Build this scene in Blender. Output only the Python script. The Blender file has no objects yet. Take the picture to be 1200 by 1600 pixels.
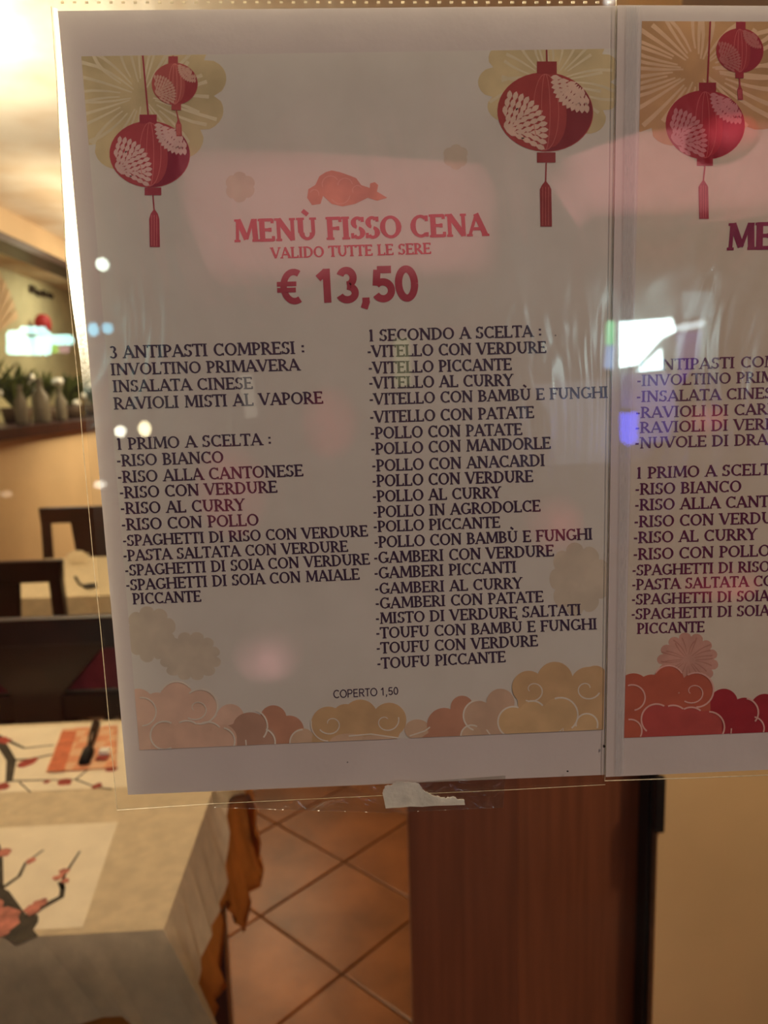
import bpy, bmesh, math, random
from mathutils import Vector, Matrix
random.seed(7)
PI = math.pi
S = bpy.context.scene
col = S.collection

# ------------------------------------------------------------------ camera
CAM = Vector((0.0, -0.301, 1.45))
F = 1200.0
def _rot(p, y, r):
    Rr = Matrix(((math.cos(r), 0, math.sin(r)), (0, 1, 0), (-math.sin(r), 0, math.cos(r))))
    Rp = Matrix(((1, 0, 0), (0, math.cos(p), -math.sin(p)), (0, math.sin(p), math.cos(p))))
    Ry = Matrix(((math.cos(y), -math.sin(y), 0), (math.sin(y), math.cos(y), 0), (0, 0, 1)))
    return Ry @ Rp @ Rr
ROT = _rot(math.radians(-8.95), math.radians(-2.03), math.radians(1.64))
cd = bpy.data.cameras.new('camera'); cam = bpy.data.objects.new('camera', cd); col.objects.link(cam)
B = ROT @ Matrix(((1, 0, 0), (0, 0, -1), (0, 1, 0)))
cam.matrix_world = Matrix.Translation(CAM) @ B.to_4x4()
cd.sensor_fit = 'VERTICAL'; cd.sensor_height = 36.0; cd.lens = 27.0
cd.clip_start = 0.01; cd.clip_end = 200
cd.dof.use_dof = True; cd.dof.focus_distance = 0.312; cd.dof.aperture_fstop = 12.0
S.camera = cam
S.view_settings.view_transform = 'Standard'; S.view_settings.look = 'None'
S.view_settings.gamma = 1.0; S.view_settings.use_curve_mapping = False
S.view_settings.exposure = 0.0

# ------------------------------------------------------------------ world and main lights
w = bpy.data.worlds.new('night_glow'); S.world = w; w.use_nodes = True
w.node_tree.nodes['Background'].inputs[0].default_value = (1.0, 0.82, 0.78, 1)
w.node_tree.nodes['Background'].inputs[1].default_value = 0.06

def area(name, loc, target, size, power, color, sy=None):
    l = bpy.data.lights.new(name, 'AREA'); l.energy = power; l.color = color; l.size = size
    if sy: l.shape = 'RECTANGLE'; l.size_y = sy
    o = bpy.data.objects.new(name, l); col.objects.link(o); o.location = loc
    d = Vector(target) - Vector(loc)
    o.rotation_euler = d.to_track_quat('-Z', 'Y').to_euler()
    return o
WARM = (1.0, 0.80, 0.50)
ml = bpy.data.lights.new('menu_fill', 'SPOT'); ml.energy = 300; ml.color = (1.0, 0.74, 0.59)  # added unseen spot lights the sheets; their shadow keeps the drape dark
ml.spot_size = math.radians(27); ml.spot_blend = 0.95; ml.shadow_soft_size = 0.12
mo = bpy.data.objects.new('menu_fill', ml); col.objects.link(mo); mo.location = (1.6, -2.0, 4.3)
mo.rotation_euler = (Vector((0.08, 0.0, 1.53)) - mo.location).to_track_quat('-Z', 'Y').to_euler()
area('room_light', (-0.9, 2.1, 2.36), (-0.9, 2.1, 0), 0.9, 11.5, WARM)
area('room_light', (-0.8, 4.7, 2.36), (-1.3, 4.7, 0), 0.9, 22, WARM)
pl_ = bpy.data.lights.new('pillar_fill', 'SPOT'); pl_.energy = 60; pl_.color = WARM; pl_.spot_size = math.radians(52); pl_.spot_blend = 0.8; pl_.shadow_soft_size = 0.08  # added spot without a fitting, brightens the pillar front
po = bpy.data.objects.new('pillar_fill', pl_); col.objects.link(po); po.location = (1.0, 0.12, 2.3)
po.rotation_euler = (Vector((0.80, 0.92, 0.65)) - po.location).to_track_quat('-Z', 'Y').to_euler()
area('far_ceiling_fill', (-1.22, 4.2, 2.12), (-1.30, 4.2, 2.5), 2.4, 8, (1.0, 0.88, 0.68), 0.3)  # added uplight in mid-air, brightens the ceiling beside the soffit
wp = bpy.data.lights.new('wall_fill', 'SPOT'); wp.energy = 95; wp.color = WARM; wp.spot_size = math.radians(70); wp.spot_blend = 0.9; wp.shadow_soft_size = 0.1  # added spot with no lamp there, lifts the orange wall
wo = bpy.data.objects.new('wall_fill', wp); col.objects.link(wo); wo.location = (-0.2, 4.6, 2.3)
wo.rotation_euler = (Vector((-1.7, 4.7, 0.95)) - wo.location).to_track_quat('-Z', 'Y').to_euler()
area('niche_fill', (-2.0, 4.4, 2.36), (-2.3, 4.4, 1.4), 0.3, 5.5, (1.0, 0.97, 0.80))  # two unseen lights added to brighten the yellow wall
area('niche_fill', (-2.0, 5.9, 2.36), (-2.3, 5.9, 1.4), 0.3, 5.5, (1.0, 0.97, 0.80))
area('near_ceiling_fill', (-1.15, 1.75, 1.95), (-1.15, 1.9, 2.5), 0.3, 19, (1.0, 0.90, 0.72))  # another added uplight, hung free to blow out the near ceiling
sp = bpy.data.lights.new('sleeve_fill', 'SPOT'); sp.energy = 380; sp.color = (1.0, 0.86, 0.60)  # unseen spot added so the strip at the sleeve edge shines white
sp.spot_size = math.radians(26); sp.spot_blend = 0.6; sp.shadow_soft_size = 0.05
so = bpy.data.objects.new('sleeve_fill', sp); col.objects.link(so); so.location = (-0.55, 1.3, 2.3)
so.rotation_euler = (Vector((-0.125, 0.0, 1.62)) - so.location).to_track_quat('-Z', 'Y').to_euler()

# ------------------------------------------------------------------ helpers
def ray(x, y):
    return ROT @ Vector(((x - 600) / F, 1.0, -(y - 800) / F))
def P(x, y, Y=0.0):
    d = ray(x, y); return CAM + d * ((Y - CAM.y) / d.y)
def G(x, y, z):
    d = ray(x, y); return CAM + d * ((z - CAM.z) / d.z)
def X(x, y, xx):
    d = ray(x, y); return CAM + d * ((xx - CAM.x) / d.x)
def M(x, y, D):
    """what is mirrored in the pane: a point D metres in front of the glass, on the street"""
    p = P(x, y, D); return Vector((p.x, -p.y - 0.014, p.z))
def lin(c):
    c = c / 255.0
    return c / 12.92 if c <= 0.04045 else ((c + 0.055) / 1.055) ** 2.4
def rgb(r, g, b): return (lin(r), lin(g), lin(b), 1)

class NT:
    def __init__(s, name):
        s.m = bpy.data.materials.new(name); s.m.use_nodes = True; s.t = s.m.node_tree
        for n in list(s.t.nodes): s.t.nodes.remove(n)
        s.out = s.n('ShaderNodeOutputMaterial')
    def n(s, kind, **kw):
        o = s.t.nodes.new(kind)
        for k, v in kw.items():
            if k.startswith('_'): setattr(o, k[1:], v)
            else: o.inputs[k.replace('__', ' ')].default_value = v
        return o
    def l(s, a, b): s.t.links.new(a, b)

def mat(name, color, rough=0.6, var=0.12, scale=8.0, bump=0.0, bscale=60.0, spec=0.3, metal=0.0, stretch=None, transl=0.0, color2=None, sheen=0):
    a = NT(name)
    pb = a.n('ShaderNodeBsdfPrincipled', Roughness=rough, Metallic=metal)
    pb.inputs['Specular IOR Level'].default_value = spec
    tc = a.n('ShaderNodeTexCoord'); mp = a.n('ShaderNodeMapping')
    if stretch: mp.inputs['Scale'].default_value = stretch
    a.l(tc.outputs['Object'], mp.inputs[0])
    nz = a.n('ShaderNodeTexNoise', Scale=scale, Detail=5.0); a.l(mp.outputs[0], nz.inputs['Vector'])
    mx = a.n('ShaderNodeMix', _data_type='RGBA')
    c2 = color2 or tuple(min(1, c * (1 - 2 * var)) for c in color[:3]) + (1,)
    mx.inputs[6].default_value = tuple(min(1, c * (1 + (var if not color2 else 0))) for c in color[:3]) + (1,)
    mx.inputs[7].default_value = c2
    cr = a.n('ShaderNodeMapRange'); cr.inputs[1].default_value = 0.35; cr.inputs[2].default_value = 0.65
    a.l(nz.outputs[0], cr.inputs[0]); a.l(cr.outputs[0], mx.inputs[0])
    a.l(mx.outputs[2], pb.inputs['Base Color'])
    if bump:
        n2 = a.n('ShaderNodeTexNoise', Scale=bscale, Detail=4.0); a.l(mp.outputs[0], n2.inputs['Vector'])
        bp = a.n('ShaderNodeBump', Strength=bump, Distance=0.01); a.l(n2.outputs[0], bp.inputs['Height'])
        a.l(bp.outputs[0], pb.inputs['Normal'])
    if transl:
        tr = a.n('ShaderNodeBsdfTranslucent'); a.l(mx.outputs[2], tr.inputs[0])
        ms = a.n('ShaderNodeMixShader', Fac=transl); a.l(pb.outputs[0], ms.inputs[1]); a.l(tr.outputs[0], ms.inputs[2])
        a.l(ms.outputs[0], a.out.inputs[0])
    else: a.l(pb.outputs[0], a.out.inputs[0])
    return a.m

def emis(name, color, strength, var=0.0):
    a = NT(name)
    e = a.n('ShaderNodeEmission', Strength=strength); e.inputs[0].default_value = tuple(color) + (1,)
    if var:
        tc = a.n('ShaderNodeTexCoord'); nz = a.n('ShaderNodeTexNoise', Scale=2.0, Detail=3.0)
        a.l(tc.outputs['Object'], nz.inputs['Vector'])
        mr = a.n('ShaderNodeMapRange'); mr.inputs[1].default_value = .3; mr.inputs[2].default_value = .7
        mr.inputs[3].default_value = strength * (1 - var); mr.inputs[4].default_value = strength * (1 + var)
        a.l(nz.outputs[0], mr.inputs[0]); a.l(mr.outputs[0], e.inputs[1])
    a.l(e.outputs[0], a.out.inputs[0]); return a.m

PAPER_SRGB = (142, 121, 106)
def inkcol(r, g, b):
    out = []
    for c, p, h in zip((r, g, b), PAPER_SRGB, (0.008, 0.008, 0.008)):
        out.append(max(0.012, min(0.9, 0.80 * (lin(c) - h) / (lin(p) - h))))
    return tuple(out) + (1,)
_inks = {}
def ink(name, r, g, b, var=0.06, scale=90, transl=0):
    k = (name, r, g, b)
    if k not in _inks:
        _inks[k] = mat(name, inkcol(r, g, b), 0.75, var, scale, spec=0.15, transl=transl)
    return _inks[k]

def pane_mat(name, base, rough, tint, bump=0.0, bscale=30, stretch=None, fac0=0.04):
    a = NT(name)
    lw = a.n('ShaderNodeLayerWeight', Blend=0.5)
    pw = a.n('ShaderNodeMath', _operation='POWER'); pw.inputs[1].default_value = 5
    a.l(lw.outputs['Facing'], pw.inputs[0])
    ml = a.n('ShaderNodeMath', _operation='MULTIPLY_ADD'); ml.inputs[1].default_value = 1 - fac0; ml.inputs[2].default_value = fac0
    a.l(pw.outputs[0], ml.inputs[0])
    tr = a.n('ShaderNodeBsdfTransparent'); tr.inputs[0].default_value = tint
    gl = a.n('ShaderNodeBsdfGlossy', Roughness=rough); gl.inputs[0].default_value = base
    if bump:
        tc = a.n('ShaderNodeTexCoord'); mp = a.n('ShaderNodeMapping'); a.l(tc.outputs['Object'], mp.inputs[0])
        if stretch: mp.inputs['Scale'].default_value = stretch
        nz = a.n('ShaderNodeTexNoise', Scale=bscale, Detail=3.0, Distortion=1.2); a.l(mp.outputs[0], nz.inputs['Vector'])
        bp = a.n('ShaderNodeBump', Strength=bump, Distance=0.004); a.l(nz.outputs[0], bp.inputs['Height'])
        a.l(bp.outputs[0], gl.inputs['Normal'])
    ms = a.n('ShaderNodeMixShader'); a.l(ml.outputs[0], ms.inputs[0]); a.l(tr.outputs[0], ms.inputs[1]); a.l(gl.outputs[0], ms.inputs[2])
    a.l(ms.outputs[0], a.out.inputs[0]); return a.m

def tag(o, label=None, cat=None, group=None, kind=None):
    if label: o['label'] = label
    if cat: o['category'] = cat
    if group: o['group'] = group
    if kind: o['kind'] = kind
    return o
def empty(name, loc=(0, 0, 0), rz=0.0):
    o = bpy.data.objects.new(name, None); col.objects.link(o); o.location = loc; o.rotation_euler = (0, 0, rz); return o
class MB:
    def __init__(s): s.v = []; s.f = []
    def poly(s, pts):
        b = len(s.v); s.v += [Vector(p) for p in pts]; s.f.append(list(range(b, b + len(pts)))); return s
    def box(s, x0, y0, z0, x1, y1, z1):
        b = len(s.v)
        s.v += [Vector(p) for p in ((x0,y0,z0),(x1,y0,z0),(x1,y1,z0),(x0,y1,z0),(x0,y0,z1),(x1,y0,z1),(x1,y1,z1),(x0,y1,z1))]
        for f in ((0,3,2,1),(4,5,6,7),(0,1,5,4),(1,2,6,5),(2,3,7,6),(3,0,4,7)): s.f.append([b + i for i in f])
        return s
    def prism(s, pts, vec):
        """closed prism from a polygon swept along vec"""
        b = len(s.v); n = len(pts); vec = Vector(vec)
        s.v += [Vector(p) for p in pts] + [Vector(p) + vec for p in pts]
        s.f.append([b + i for i in range(n)]); s.f.append([b + n + i for i in reversed(range(n))])
        for i in range(n): j = (i + 1) % n; s.f.append([b + i, b + n + i, b + n + j, b + j])
        return s
    def tube(s, pts, rad, seg=8, cap=True):
        pts = [Vector(p) for p in pts]; rad = rad if isinstance(rad, (list, tuple)) else [rad] * len(pts)
        b = len(s.v)
        for i, p in enumerate(pts):
            t = (pts[min(i + 1, len(pts) - 1)] - pts[max(i - 1, 0)]).normalized()
            u = t.cross(Vector((0, 0, 1)) if abs(t.z) < .9 else Vector((1, 0, 0))).normalized(); v = t.cross(u)
            for k in range(seg):
                a = 2 * PI * k / seg; s.v.append(p + (u * math.cos(a) + v * math.sin(a)) * rad[i])
        for i in range(len(pts) - 1):
            for k in range(seg):
                k2 = (k + 1) % seg
                s.f.append([b + i * seg + k, b + i * seg + k2, b + (i + 1) * seg + k2, b + (i + 1) * seg + k])
        if cap:
            s.f.append([b + k for k in reversed(range(seg))]); e = b + (len(pts) - 1) * seg; s.f.append([e + k for k in range(seg)])
        return s
    def lathe(s, c, prof, seg=20):
        c = Vector(c); b = len(s.v)
        for r, z in prof:
            for k in range(seg):
                a = 2 * PI * k / seg; s.v.append(c + Vector((r * math.cos(a), r * math.sin(a), z)))
        for i in range(len(prof) - 1):
            for k in range(seg):
                k2 = (k + 1) % seg; s.f.append([b + i * seg + k, b + i * seg + k2, b + (i + 1) * seg + k2, b + (i + 1) * seg + k])
        return s
    def grid(s, rows):
        b = len(s.v); n = len(rows[0])
        for r in rows: s.v += [Vector(p) for p in r]
        for i in range(len(rows) - 1):
            for j in range(n - 1):
                s.f.append([b + i * n + j, b + i * n + j + 1, b + (i + 1) * n + j + 1, b + (i + 1) * n + j])
        return s
    def build(s, name, m, parent=None, smooth=False, bevel=0, solid=0):
        me = bpy.data.meshes.new(name); me.from_pydata([tuple(v) for v in s.v], [], s.f); me.update()
        if m: me.materials.append(m)
        if smooth:
            for p in me.polygons: p.use_smooth = True
        o = bpy.data.objects.new(name, me); col.objects.link(o)
        if parent: o.parent = parent
        if bevel:
            b = o.modifiers.new('bevel', 'BEVEL'); b.width = bevel; b.segments = 2; b.limit_method = 'ANGLE'
        if solid:
            k = o.modifiers.new('solid', 'SOLIDIFY'); k.thickness = solid; k.offset = 0
        return o
def copy_tree(o, parent=None):
    c = o.copy(); col.objects.link(c)
    if parent: c.parent = parent
    for ch in list(o.children): copy_tree(ch, c)
    return c

# ------------------------------------------------------------------ room shell
XL, XR, YB, ZC = -1.70, 2.2, 7.5, 2.40
m_grout = mat('tile_grout', rgb(92, 60, 34), 0.8, 0.1, 20)
m_tiles = [mat('floor_tile_glaze', rgb(*c), 0.32, 0.16, 5, 0.05, 40, 0.4) for c in ((156, 98, 56), (148, 91, 50), (162, 103, 61))]
m_peach = mat('peach_plaster', rgb(238, 198, 148), 0.85, 0.04, 3, 0.05, 80, 0.2)
m_orange = mat('orange_plaster', rgb(234, 202, 158), 0.8, 0.05, 2.5, 0.05, 60, 0.2)
m_ceil = mat('ceiling_plaster', rgb(246, 232, 206), 0.9, 0.05, 3.5, 0.08, 30, 0.2, color2=rgb(228, 200, 162))
m_yellow = mat('yellow_wall', rgb(222, 208, 156), 0.7, 0.1, 2.5, 0, 10, 0.2)
m_dark = mat('dark_stained_wood', rgb(62, 30, 24), 0.30, 0.2, 6, 0.1, 40, 0.5, stretch=(6, 6, 0.6))
m_chair = mat('black_brown_chair_wood', rgb(52, 26, 22), 0.28, 0.2, 8, 0.05, 40, 0.5)
m_mahog = mat('mahogany_veneer', rgb(118, 68, 48), 0.42, 0.10, 7, 0.04, 60, 0.4, stretch=(9, 9, 0.35))
m_mahog2 = mat('mahogany_veneer_light', rgb(128, 74, 50), 0.42, 0.10, 7, 0.04, 60, 0.4, stretch=(9, 9, 0.35))

fl = MB().box(-2.6, 0.0, -0.03, XR, YB, -0.006).build('floor', m_grout); tag(fl, kind='structure')
# tiles, 33 cm, laid diagonally
tile_me = []
ts = 0.326
for m in m_tiles:
    me = bpy.data.meshes.new('tile'); h = ts / 2; k = 0.004
    vs = [(-h,-h,-.006),(h,-h,-.006),(h,h,-.006),(-h,h,-.006),(-h,-h,-k/2),(h,-h,-k/2),(h,h,-k/2),(-h,h,-k/2),
          (-h+k,-h+k,0),(h-k,-h+k,0),(h-k,h-k,0),(-h+k,h-k,0)]
    fs = [(0,1,5,4),(1,2,6,5),(2,3,7,6),(3,0,4,7),(4,5,9,8),(5,6,10,9),(6,7,11,10),(7,4,8,11),(8,9,10,11)]
    me.from_pydata(vs, [], fs); me.materials.append(m); tile_me.append(me)
pit = 0.331
c0 = Vector((-0.077, 1.672, 0))
a = math.radians(45); ux = Vector((math.cos(a), math.sin(a), 0)) * pit; uy = Vector((-math.sin(a), math.cos(a), 0)) * pit
for i in range(-16, 17):
    for j in range(-16, 17):
        p = c0 + ux * i + uy * j
        if -1.46 < p.x < XR - .24 and 0.26 < p.y < 4.4 :
            o = bpy.data.objects.new('tile', tile_me[(i * 7 + j * 3) % 3]); col.objects.link(o)
            o.parent = fl; o.location = p; o.rotation_euler = (0, 0, a + (PI / 2) * ((i + j) % 4))
far = MB()
for i in range(-20, 34):
    for j in range(-20, 34):
        p = c0 + ux * i + uy * j
        if -1.46 < p.x < XR - .24 and 4.4 <= p.y < YB - .24:
            h = ts / 2 / pit
            far.poly([p - ux*h - uy*h, p + ux*h - uy*h, p + ux*h + uy*h, p - ux*h + uy*h])
tag(far.build('far_tiles', m_tiles[0], fl), kind='stuff')

tag(MB().box(-2.6, -0.05, ZC, XR, YB, ZC + .1).build('ceiling', m_ceil), kind='structure')
wl = MB().box(XL - .12, 0.0, 0, XL, YB, 1.29).box(XL - .12, 0, 2.25, XL, YB, ZC - .001).box(XL-.12, 0, 1.29, XL, 1.0, 2.25)
wl = wl.build('wall_left', m_orange); tag(wl, kind='structure')
MB().box(XL - .13, 1.0, 2.225, XL + .03, YB, 2.262).build('rail', m_dark, wl)
tag(MB().box(-2.62, 0, 0, -2.5, YB, ZC).build('wall_left_niche', m_yellow), kind='structure')
tag(MB().box(-2.6, YB, 0, XR, YB + .1, ZC).build('wall_back', m_peach), kind='structure')
tag(MB().box(XR, 0, 0, XR + .1, YB, ZC).build('wall_right', m_peach), kind='structure')
tag(MB().box(-2.6, -0.03, 0, -1.55, 0.0, ZC).box(1.35, -.03, 0, XR, 0, ZC).build('wall_front', m_peach), kind='structure')
# dark ledge on the left wall
ldg = MB().box(XL - .55, 1.0, 1.27, XL + .05, YB, 1.325).build('trim_1', m_dark); tag(ldg, kind='structure')
# window
m_frame = mat('window_frame_paint', rgb(70, 45, 35), 0.5, 0.1, 10)
m_glass = pane_mat('window_glass', (1, 1, 1, 1), 0.0, (0.975, 0.985, 0.98, 1), fac0=0.042)
wn = MB()
wn.box(-1.55, -.04, 0, -1.49, .02, ZC).box(1.29, -.04, 0, 1.35, .02, ZC).box(-1.49, -.04, 0, 1.29, .02, .07).box(-1.49, -.04, ZC-.07, 1.29, .02, ZC)
wn = wn.build('window_1', m_frame); tag(wn, kind='structure')
MB().box(-1.49, -0.010, 0.07, 1.29, -0.004, ZC - .07).build('pane', m_glass, wn)
# right pillar and its metal edging
pl = MB().box(P(1025, 1400, .92).x, 0.92, 0, 1.25, 1.25, ZC).build('wall_pillar', m_peach); tag(pl, kind='structure')

# street floor
m_pave = mat('street_paving', rgb(70, 68, 68), 0.8, 0.2, 3, 0.2, 30)
tag(MB().box(-9, -14, -.06, 9, -.05, 0).build('pavement', m_pave), kind='structure')

# ------------------------------------------------------------------ wooden cabinet and door edge strip
cb = empty('wooden_partition', (0.30, 0.98, 0))
tag(cb, 'reddish brown wooden partition standing behind the glass beside the peach pillar', 'partition')
def local(o, base): o.location = -Vector(base); return o
bx = (0.30, 0.98, 0)
CR = P(1009, 1400, .985).x
local(MB().box(0.0740, 1.0, 0.0, CR, 1.035, 1.52).build('frame', m_mahog, cb, bevel=.002), bx)
local(MB().box(0.0738, 0.985, 0.06, 0.2735, 1.0, 1.50).build('panel', m_mahog, cb, bevel=.0004), bx)
d2 = local(MB().box(0.2737, 0.985, 0.06, CR - .001, 1.0, 1.50).build('panel', m_mahog2, cb, bevel=.0004), bx)
local(MB().box(0.072, 0.98, 1.52, CR + .003, 1.04, 1.545).build('top', m_mahog2, cb, bevel=.003), bx)
m_steel = mat('brushed_metal', rgb(150, 135, 120), 0.3, 0.1, 30, metal=0.9)
m_rubber = mat('black_rubber', rgb(28, 20, 18), 0.6, 0.1, 30)
st = empty('metal_door_stop', (0.527, 0.93, 0))
tag(st, 'narrow metal strip with black rubber between the wooden partition and the peach pillar', 'trim strip')
bx = (0.527, 0.93, 0)
local(MB().box(P(1018, 1400, .925).x, 0.925, 0, P(1023, 1400, .925).x, 0.945, 1.40).build('strip', m_steel, st, bevel=.001), bx)
local(MB().box(P(1008, 1400, .935).x, 0.935, 0, P(1018, 1400, .935).x, 0.975, 1.40).build('rubber_seal', m_rubber, st), bx)
hp = P(1028, 1240, .91); hq = P(1028, 1300, .91)
local(MB().box(P(1025, 1270, .905).x, 0.905, hq.z, P(1040, 1270, .905).x, 0.9195, hp.z + .03).build('hinge', m_rubber, st, bevel=.003), bx)

# ------------------------------------------------------------------ tables
m_cream = mat('cream_tablecloth', rgb(233, 214, 178), 0.85, 0.05, 40, 0.15, 300, 0.1, transl=0.12)
m_ochre = mat('ochre_undercloth', rgb(214, 140, 62), 0.85, 0.12, 12, 0.1, 200, 0.1, transl=0.15)
m_mat = mat('placemat_paper', rgb(252, 238, 208), 0.7, 0.03, 20, spec=0.2)
m_branch = mat('printed_branch', rgb(72, 62, 48), 0.7, 0.2, 40)
m_blossom = mat('printed_blossom', rgb(206, 128, 108), 0.7, 0.2, 60)
m_blossom2 = mat('printed_red_blossom', rgb(176, 76, 62), 0.7, 0.2, 60)

def strip_rows(top, hem, n=14, bulge=None):
    rows = []
    for i in range(n + 1):
        t = i / n; r = []
        for k, (p, q) in enumerate(zip(top, hem)):
            v = p.lerp(q, t)
            if bulge: v = v + bulge * (math.sin(k * 2.1) * 0.006 * math.sin(t * PI * .5))
            r.append(v)
        rows.append(r)
    return rows
def resample(pts, n):
    L = [0]
    for i in range(1, len(pts)): L.append(L[-1] + (pts[i] - pts[i-1]).length)
    out = []
    for k in range(n):
        d = L[-1] * k / (n - 1)
        i = max(j for j in range(len(L)) if L[j] <= d + 1e-9); i = min(i, len(pts) - 2)
        t = (d - L[i]) / max(1e-9, L[i+1] - L[i]); out.append(pts[i].lerp(pts[i+1], min(1, t)))
    return out

TX1, TX0, TY0, TY1, TZ = -0.283, -1.02, 0.637, 1.317, 0.75
t1 = empty('dining_table', (-.65, .98, 0))
tag(t1, 'near square table under cream cloth, two blossom placemats on it', 'table')
bx = (-.65, .98, 0)
local(MB().box(TX0+.01, TY0+.01, TZ-.03, TX1-.01, TY1-.01, TZ-.006).build('tabletop', m_dark, t1), bx)
for lx in (TX0 + .04, TX1 - .09):
    for ly in (TY0 + .04, TY1 - .09):
        local(MB().box(lx, ly, 0, lx + .05, ly + .05, TZ - .03).build('leg', m_dark, t1, bevel=.004), bx)
# under cloth (ochre): its long corners hang lowest
def V(*a): return Vector(a)
n = 33
ut = resample([V(TX1+.003, TY0, TZ-.004), V(TX1+.003, TY1, TZ-.004)], n)
uh = resample([X(330, 1600, -.235), X(336, 1574, -.235), X(350, 1540, -.24), X(346, 1440, -.25), X(354, 1405, -.25), X(367, 1438, -.255),
               X(385, 1458, -.250), X(390, 1396, -.250), X(412, 1380, -.235), X(402, 1300, -.23), X(394, 1240, -.235)], n)
uc = MB().grid(strip_rows(ut, uh, 10, Vector((1, 0, 0))))
uc.grid(strip_rows(resample([V(TX1+.003, TY0-.003, TZ-.004), V(TX0, TY0-.003, TZ-.004)], 20), resample([X(330, 1600, -.235), V(-.33, .625, .60), V(-.5, .625, .57), V(-1.02, .625, .5)], 20), 8, Vector((0, 1, 0))))
uc.grid(strip_rows(resample([V(TX1+.003, TY1+.003, TZ-.004), V(TX0, TY1+.003, TZ-.004)], 20), resample([X(394, 1240, -.235), V(-.5, 1.34, .5), V(-1.02, 1.34, .5)], 20), 8, Vector((0, 1, 0))))
uc.poly([V(TX0, TY0, TZ-.003), V(TX1, TY0, TZ-.003), V(TX1, TY1, TZ-.003), V(TX0, TY1, TZ-.003)])
tag(uc.build('tablecloth', m_ochre, smooth=True, solid=.001), 'ochre under cloth with pointed corners hanging beside the near table', 'tablecloth')
# top cloth (cream)
TZc = TZ + .001
ct = resample([V(TX1+.007, TY0-.004, TZc), V(TX1+.007, TY1+.004, TZc)], n)
tipn = P(348, 1632, .585)
ch = resample([tipn, X(306, 1532, -.243), X(330, 1455, -.243), X(345, 1412, -.246), X(353, 1385, -.246), X(356, 1330, -.248), X(357, 1245, -.25), V(-.25, 1.34, .56)], n)
cc = MB().grid(strip_rows(ct, ch, 12, Vector((.6, 0, 0))))
ft = resample([V(TX1+.007, TY0-.004, TZc), V(TX0-.006, TY0-.004, TZc)], n)
fh = resample([tipn, P(300, 1640, .6), P(215, 1612, .6), P(204, 1586, .6), P(160, 1592, .602), P(95, 1602, .602), P(10, 1620, .602), V(-.8, .602, .58), V(-1.03, .6, .56)], n)
cc.grid(strip_rows(ft, fh, 12, Vector((0, .6, 0))))
cc.grid(strip_rows(resample([V(TX1+.007, TY1+.004, TZc), V(TX0-.006, TY1+.004, TZc)], n), resample([V(-.25, 1.34, .56), V(-.6, 1.345, .6), V(-1.03, 1.34, .56)], n), 8, Vector((0, .6, 0))))
cc.poly([V(TX0-.006, TY0-.004, TZc), V(TX1+.007, TY0-.004, TZc), V(TX1+.007, TY1+.004, TZc), V(TX0-.006, TY1+.004, TZc)])
tag(cc.build('tablecloth', m_cream, smooth=False, solid=.0008), 'cream cloth draped over the near table, its corner flaring towards the window', 'tablecloth')

# placemats
def ribbon(mb, pts, w0, w1, z):
    pts = [Vector((p[0], p[1], z)) for p in pts]
    L, Rr = [], []
    for i, p in enumerate(pts):
        t = (pts[min(i+1, len(pts)-1)] - pts[max(i-1, 0)]); nrm = Vector((-t.y, t.x, 0)).normalized()
        wd = w0 + (w1 - w0) * i / (len(pts) - 1); L.append(p + nrm * wd); Rr.append(p - nrm * wd)
    mb.grid([L, Rr])
def blob(mb, c, r, z, n=9, j=.3):
    z += .00003 * (len(mb.f) % 20)
    mb.poly([(c[0] + r * (1 + random.uniform(-j, j)) * math.cos(2*PI*k/n), c[1] + r * (1 + random.uniform(-j, j)) * math.sin(2*PI*k/n), z) for k in range(n)])
zt = TZc + .0006
def pm_poly(mb, pts, z): mb.poly([G(x, y, z) for x, y in pts])
pmA = MB().prism([V(-.93, .615+.03, zt), V(-.386, .645, zt), V(-.416, .903, zt), V(-.93, .90, zt)], (0, 0, .0006))
pmA = pmA.build('placemat', m_mat); tag(pmA, 'near paper placemat printed with a plum blossom branch, at the window end', 'placemat')
z1 = zt + .0009
br = MB()
pm_poly(br, [(-40, 1340), (5, 1388), (14, 1392), (40, 1428), (60, 1430), (60, 1440), (52, 1453), (60, 1463), (27, 1474), (4, 1464), (-10, 1440), (-60, 1380)], z1)
for path, w0, w1 in ((((48, 1430), (64, 1418), (96, 1401), (98, 1388), (93, 1378)), .006, .003), (((97, 1390), (100, 1368), (112, 1350), (125, 1330)), .003, .0015),
                     (((3, 1388), (30, 1369), (40, 1348), (68, 1328)), .0035, .0015), (((1, 1386), (1, 1340), (-2, 1320)), .004, .002)):
    ribbon(br, [tuple(G(x, y, z1)[:2]) for x, y in path], w0, w1, z1)
br.build('printed_branch', m_branch, pmA)
bl = MB()
for x, y, r in ((5, 1332, .013), (-8, 1436, .03), (8, 1443, .018), (-14, 1420, .02), (47, 1345, .008), (100, 1362, .008), (91, 1371, .007), (102, 1376, .007), (50, 1420, .012), (64, 1411, .010), (4, 1452, .014)):
    blob(bl, G(x, y, z1 + .0002), r, z1 + .0002)
bl.build('printed_blossoms', m_blossom, pmA)
pmB = MB().prism([V(-.94, 1.02, zt), V(-.40, 1.02, zt), V(-.40, 1.305, zt), V(-.94, 1.305, zt)], (0, 0, .0006))
pmB = pmB.build('placemat', m_mat); tag(pmB, 'far paper placemat with blossom print under the pink napkin', 'placemat')
br = MB()
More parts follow.
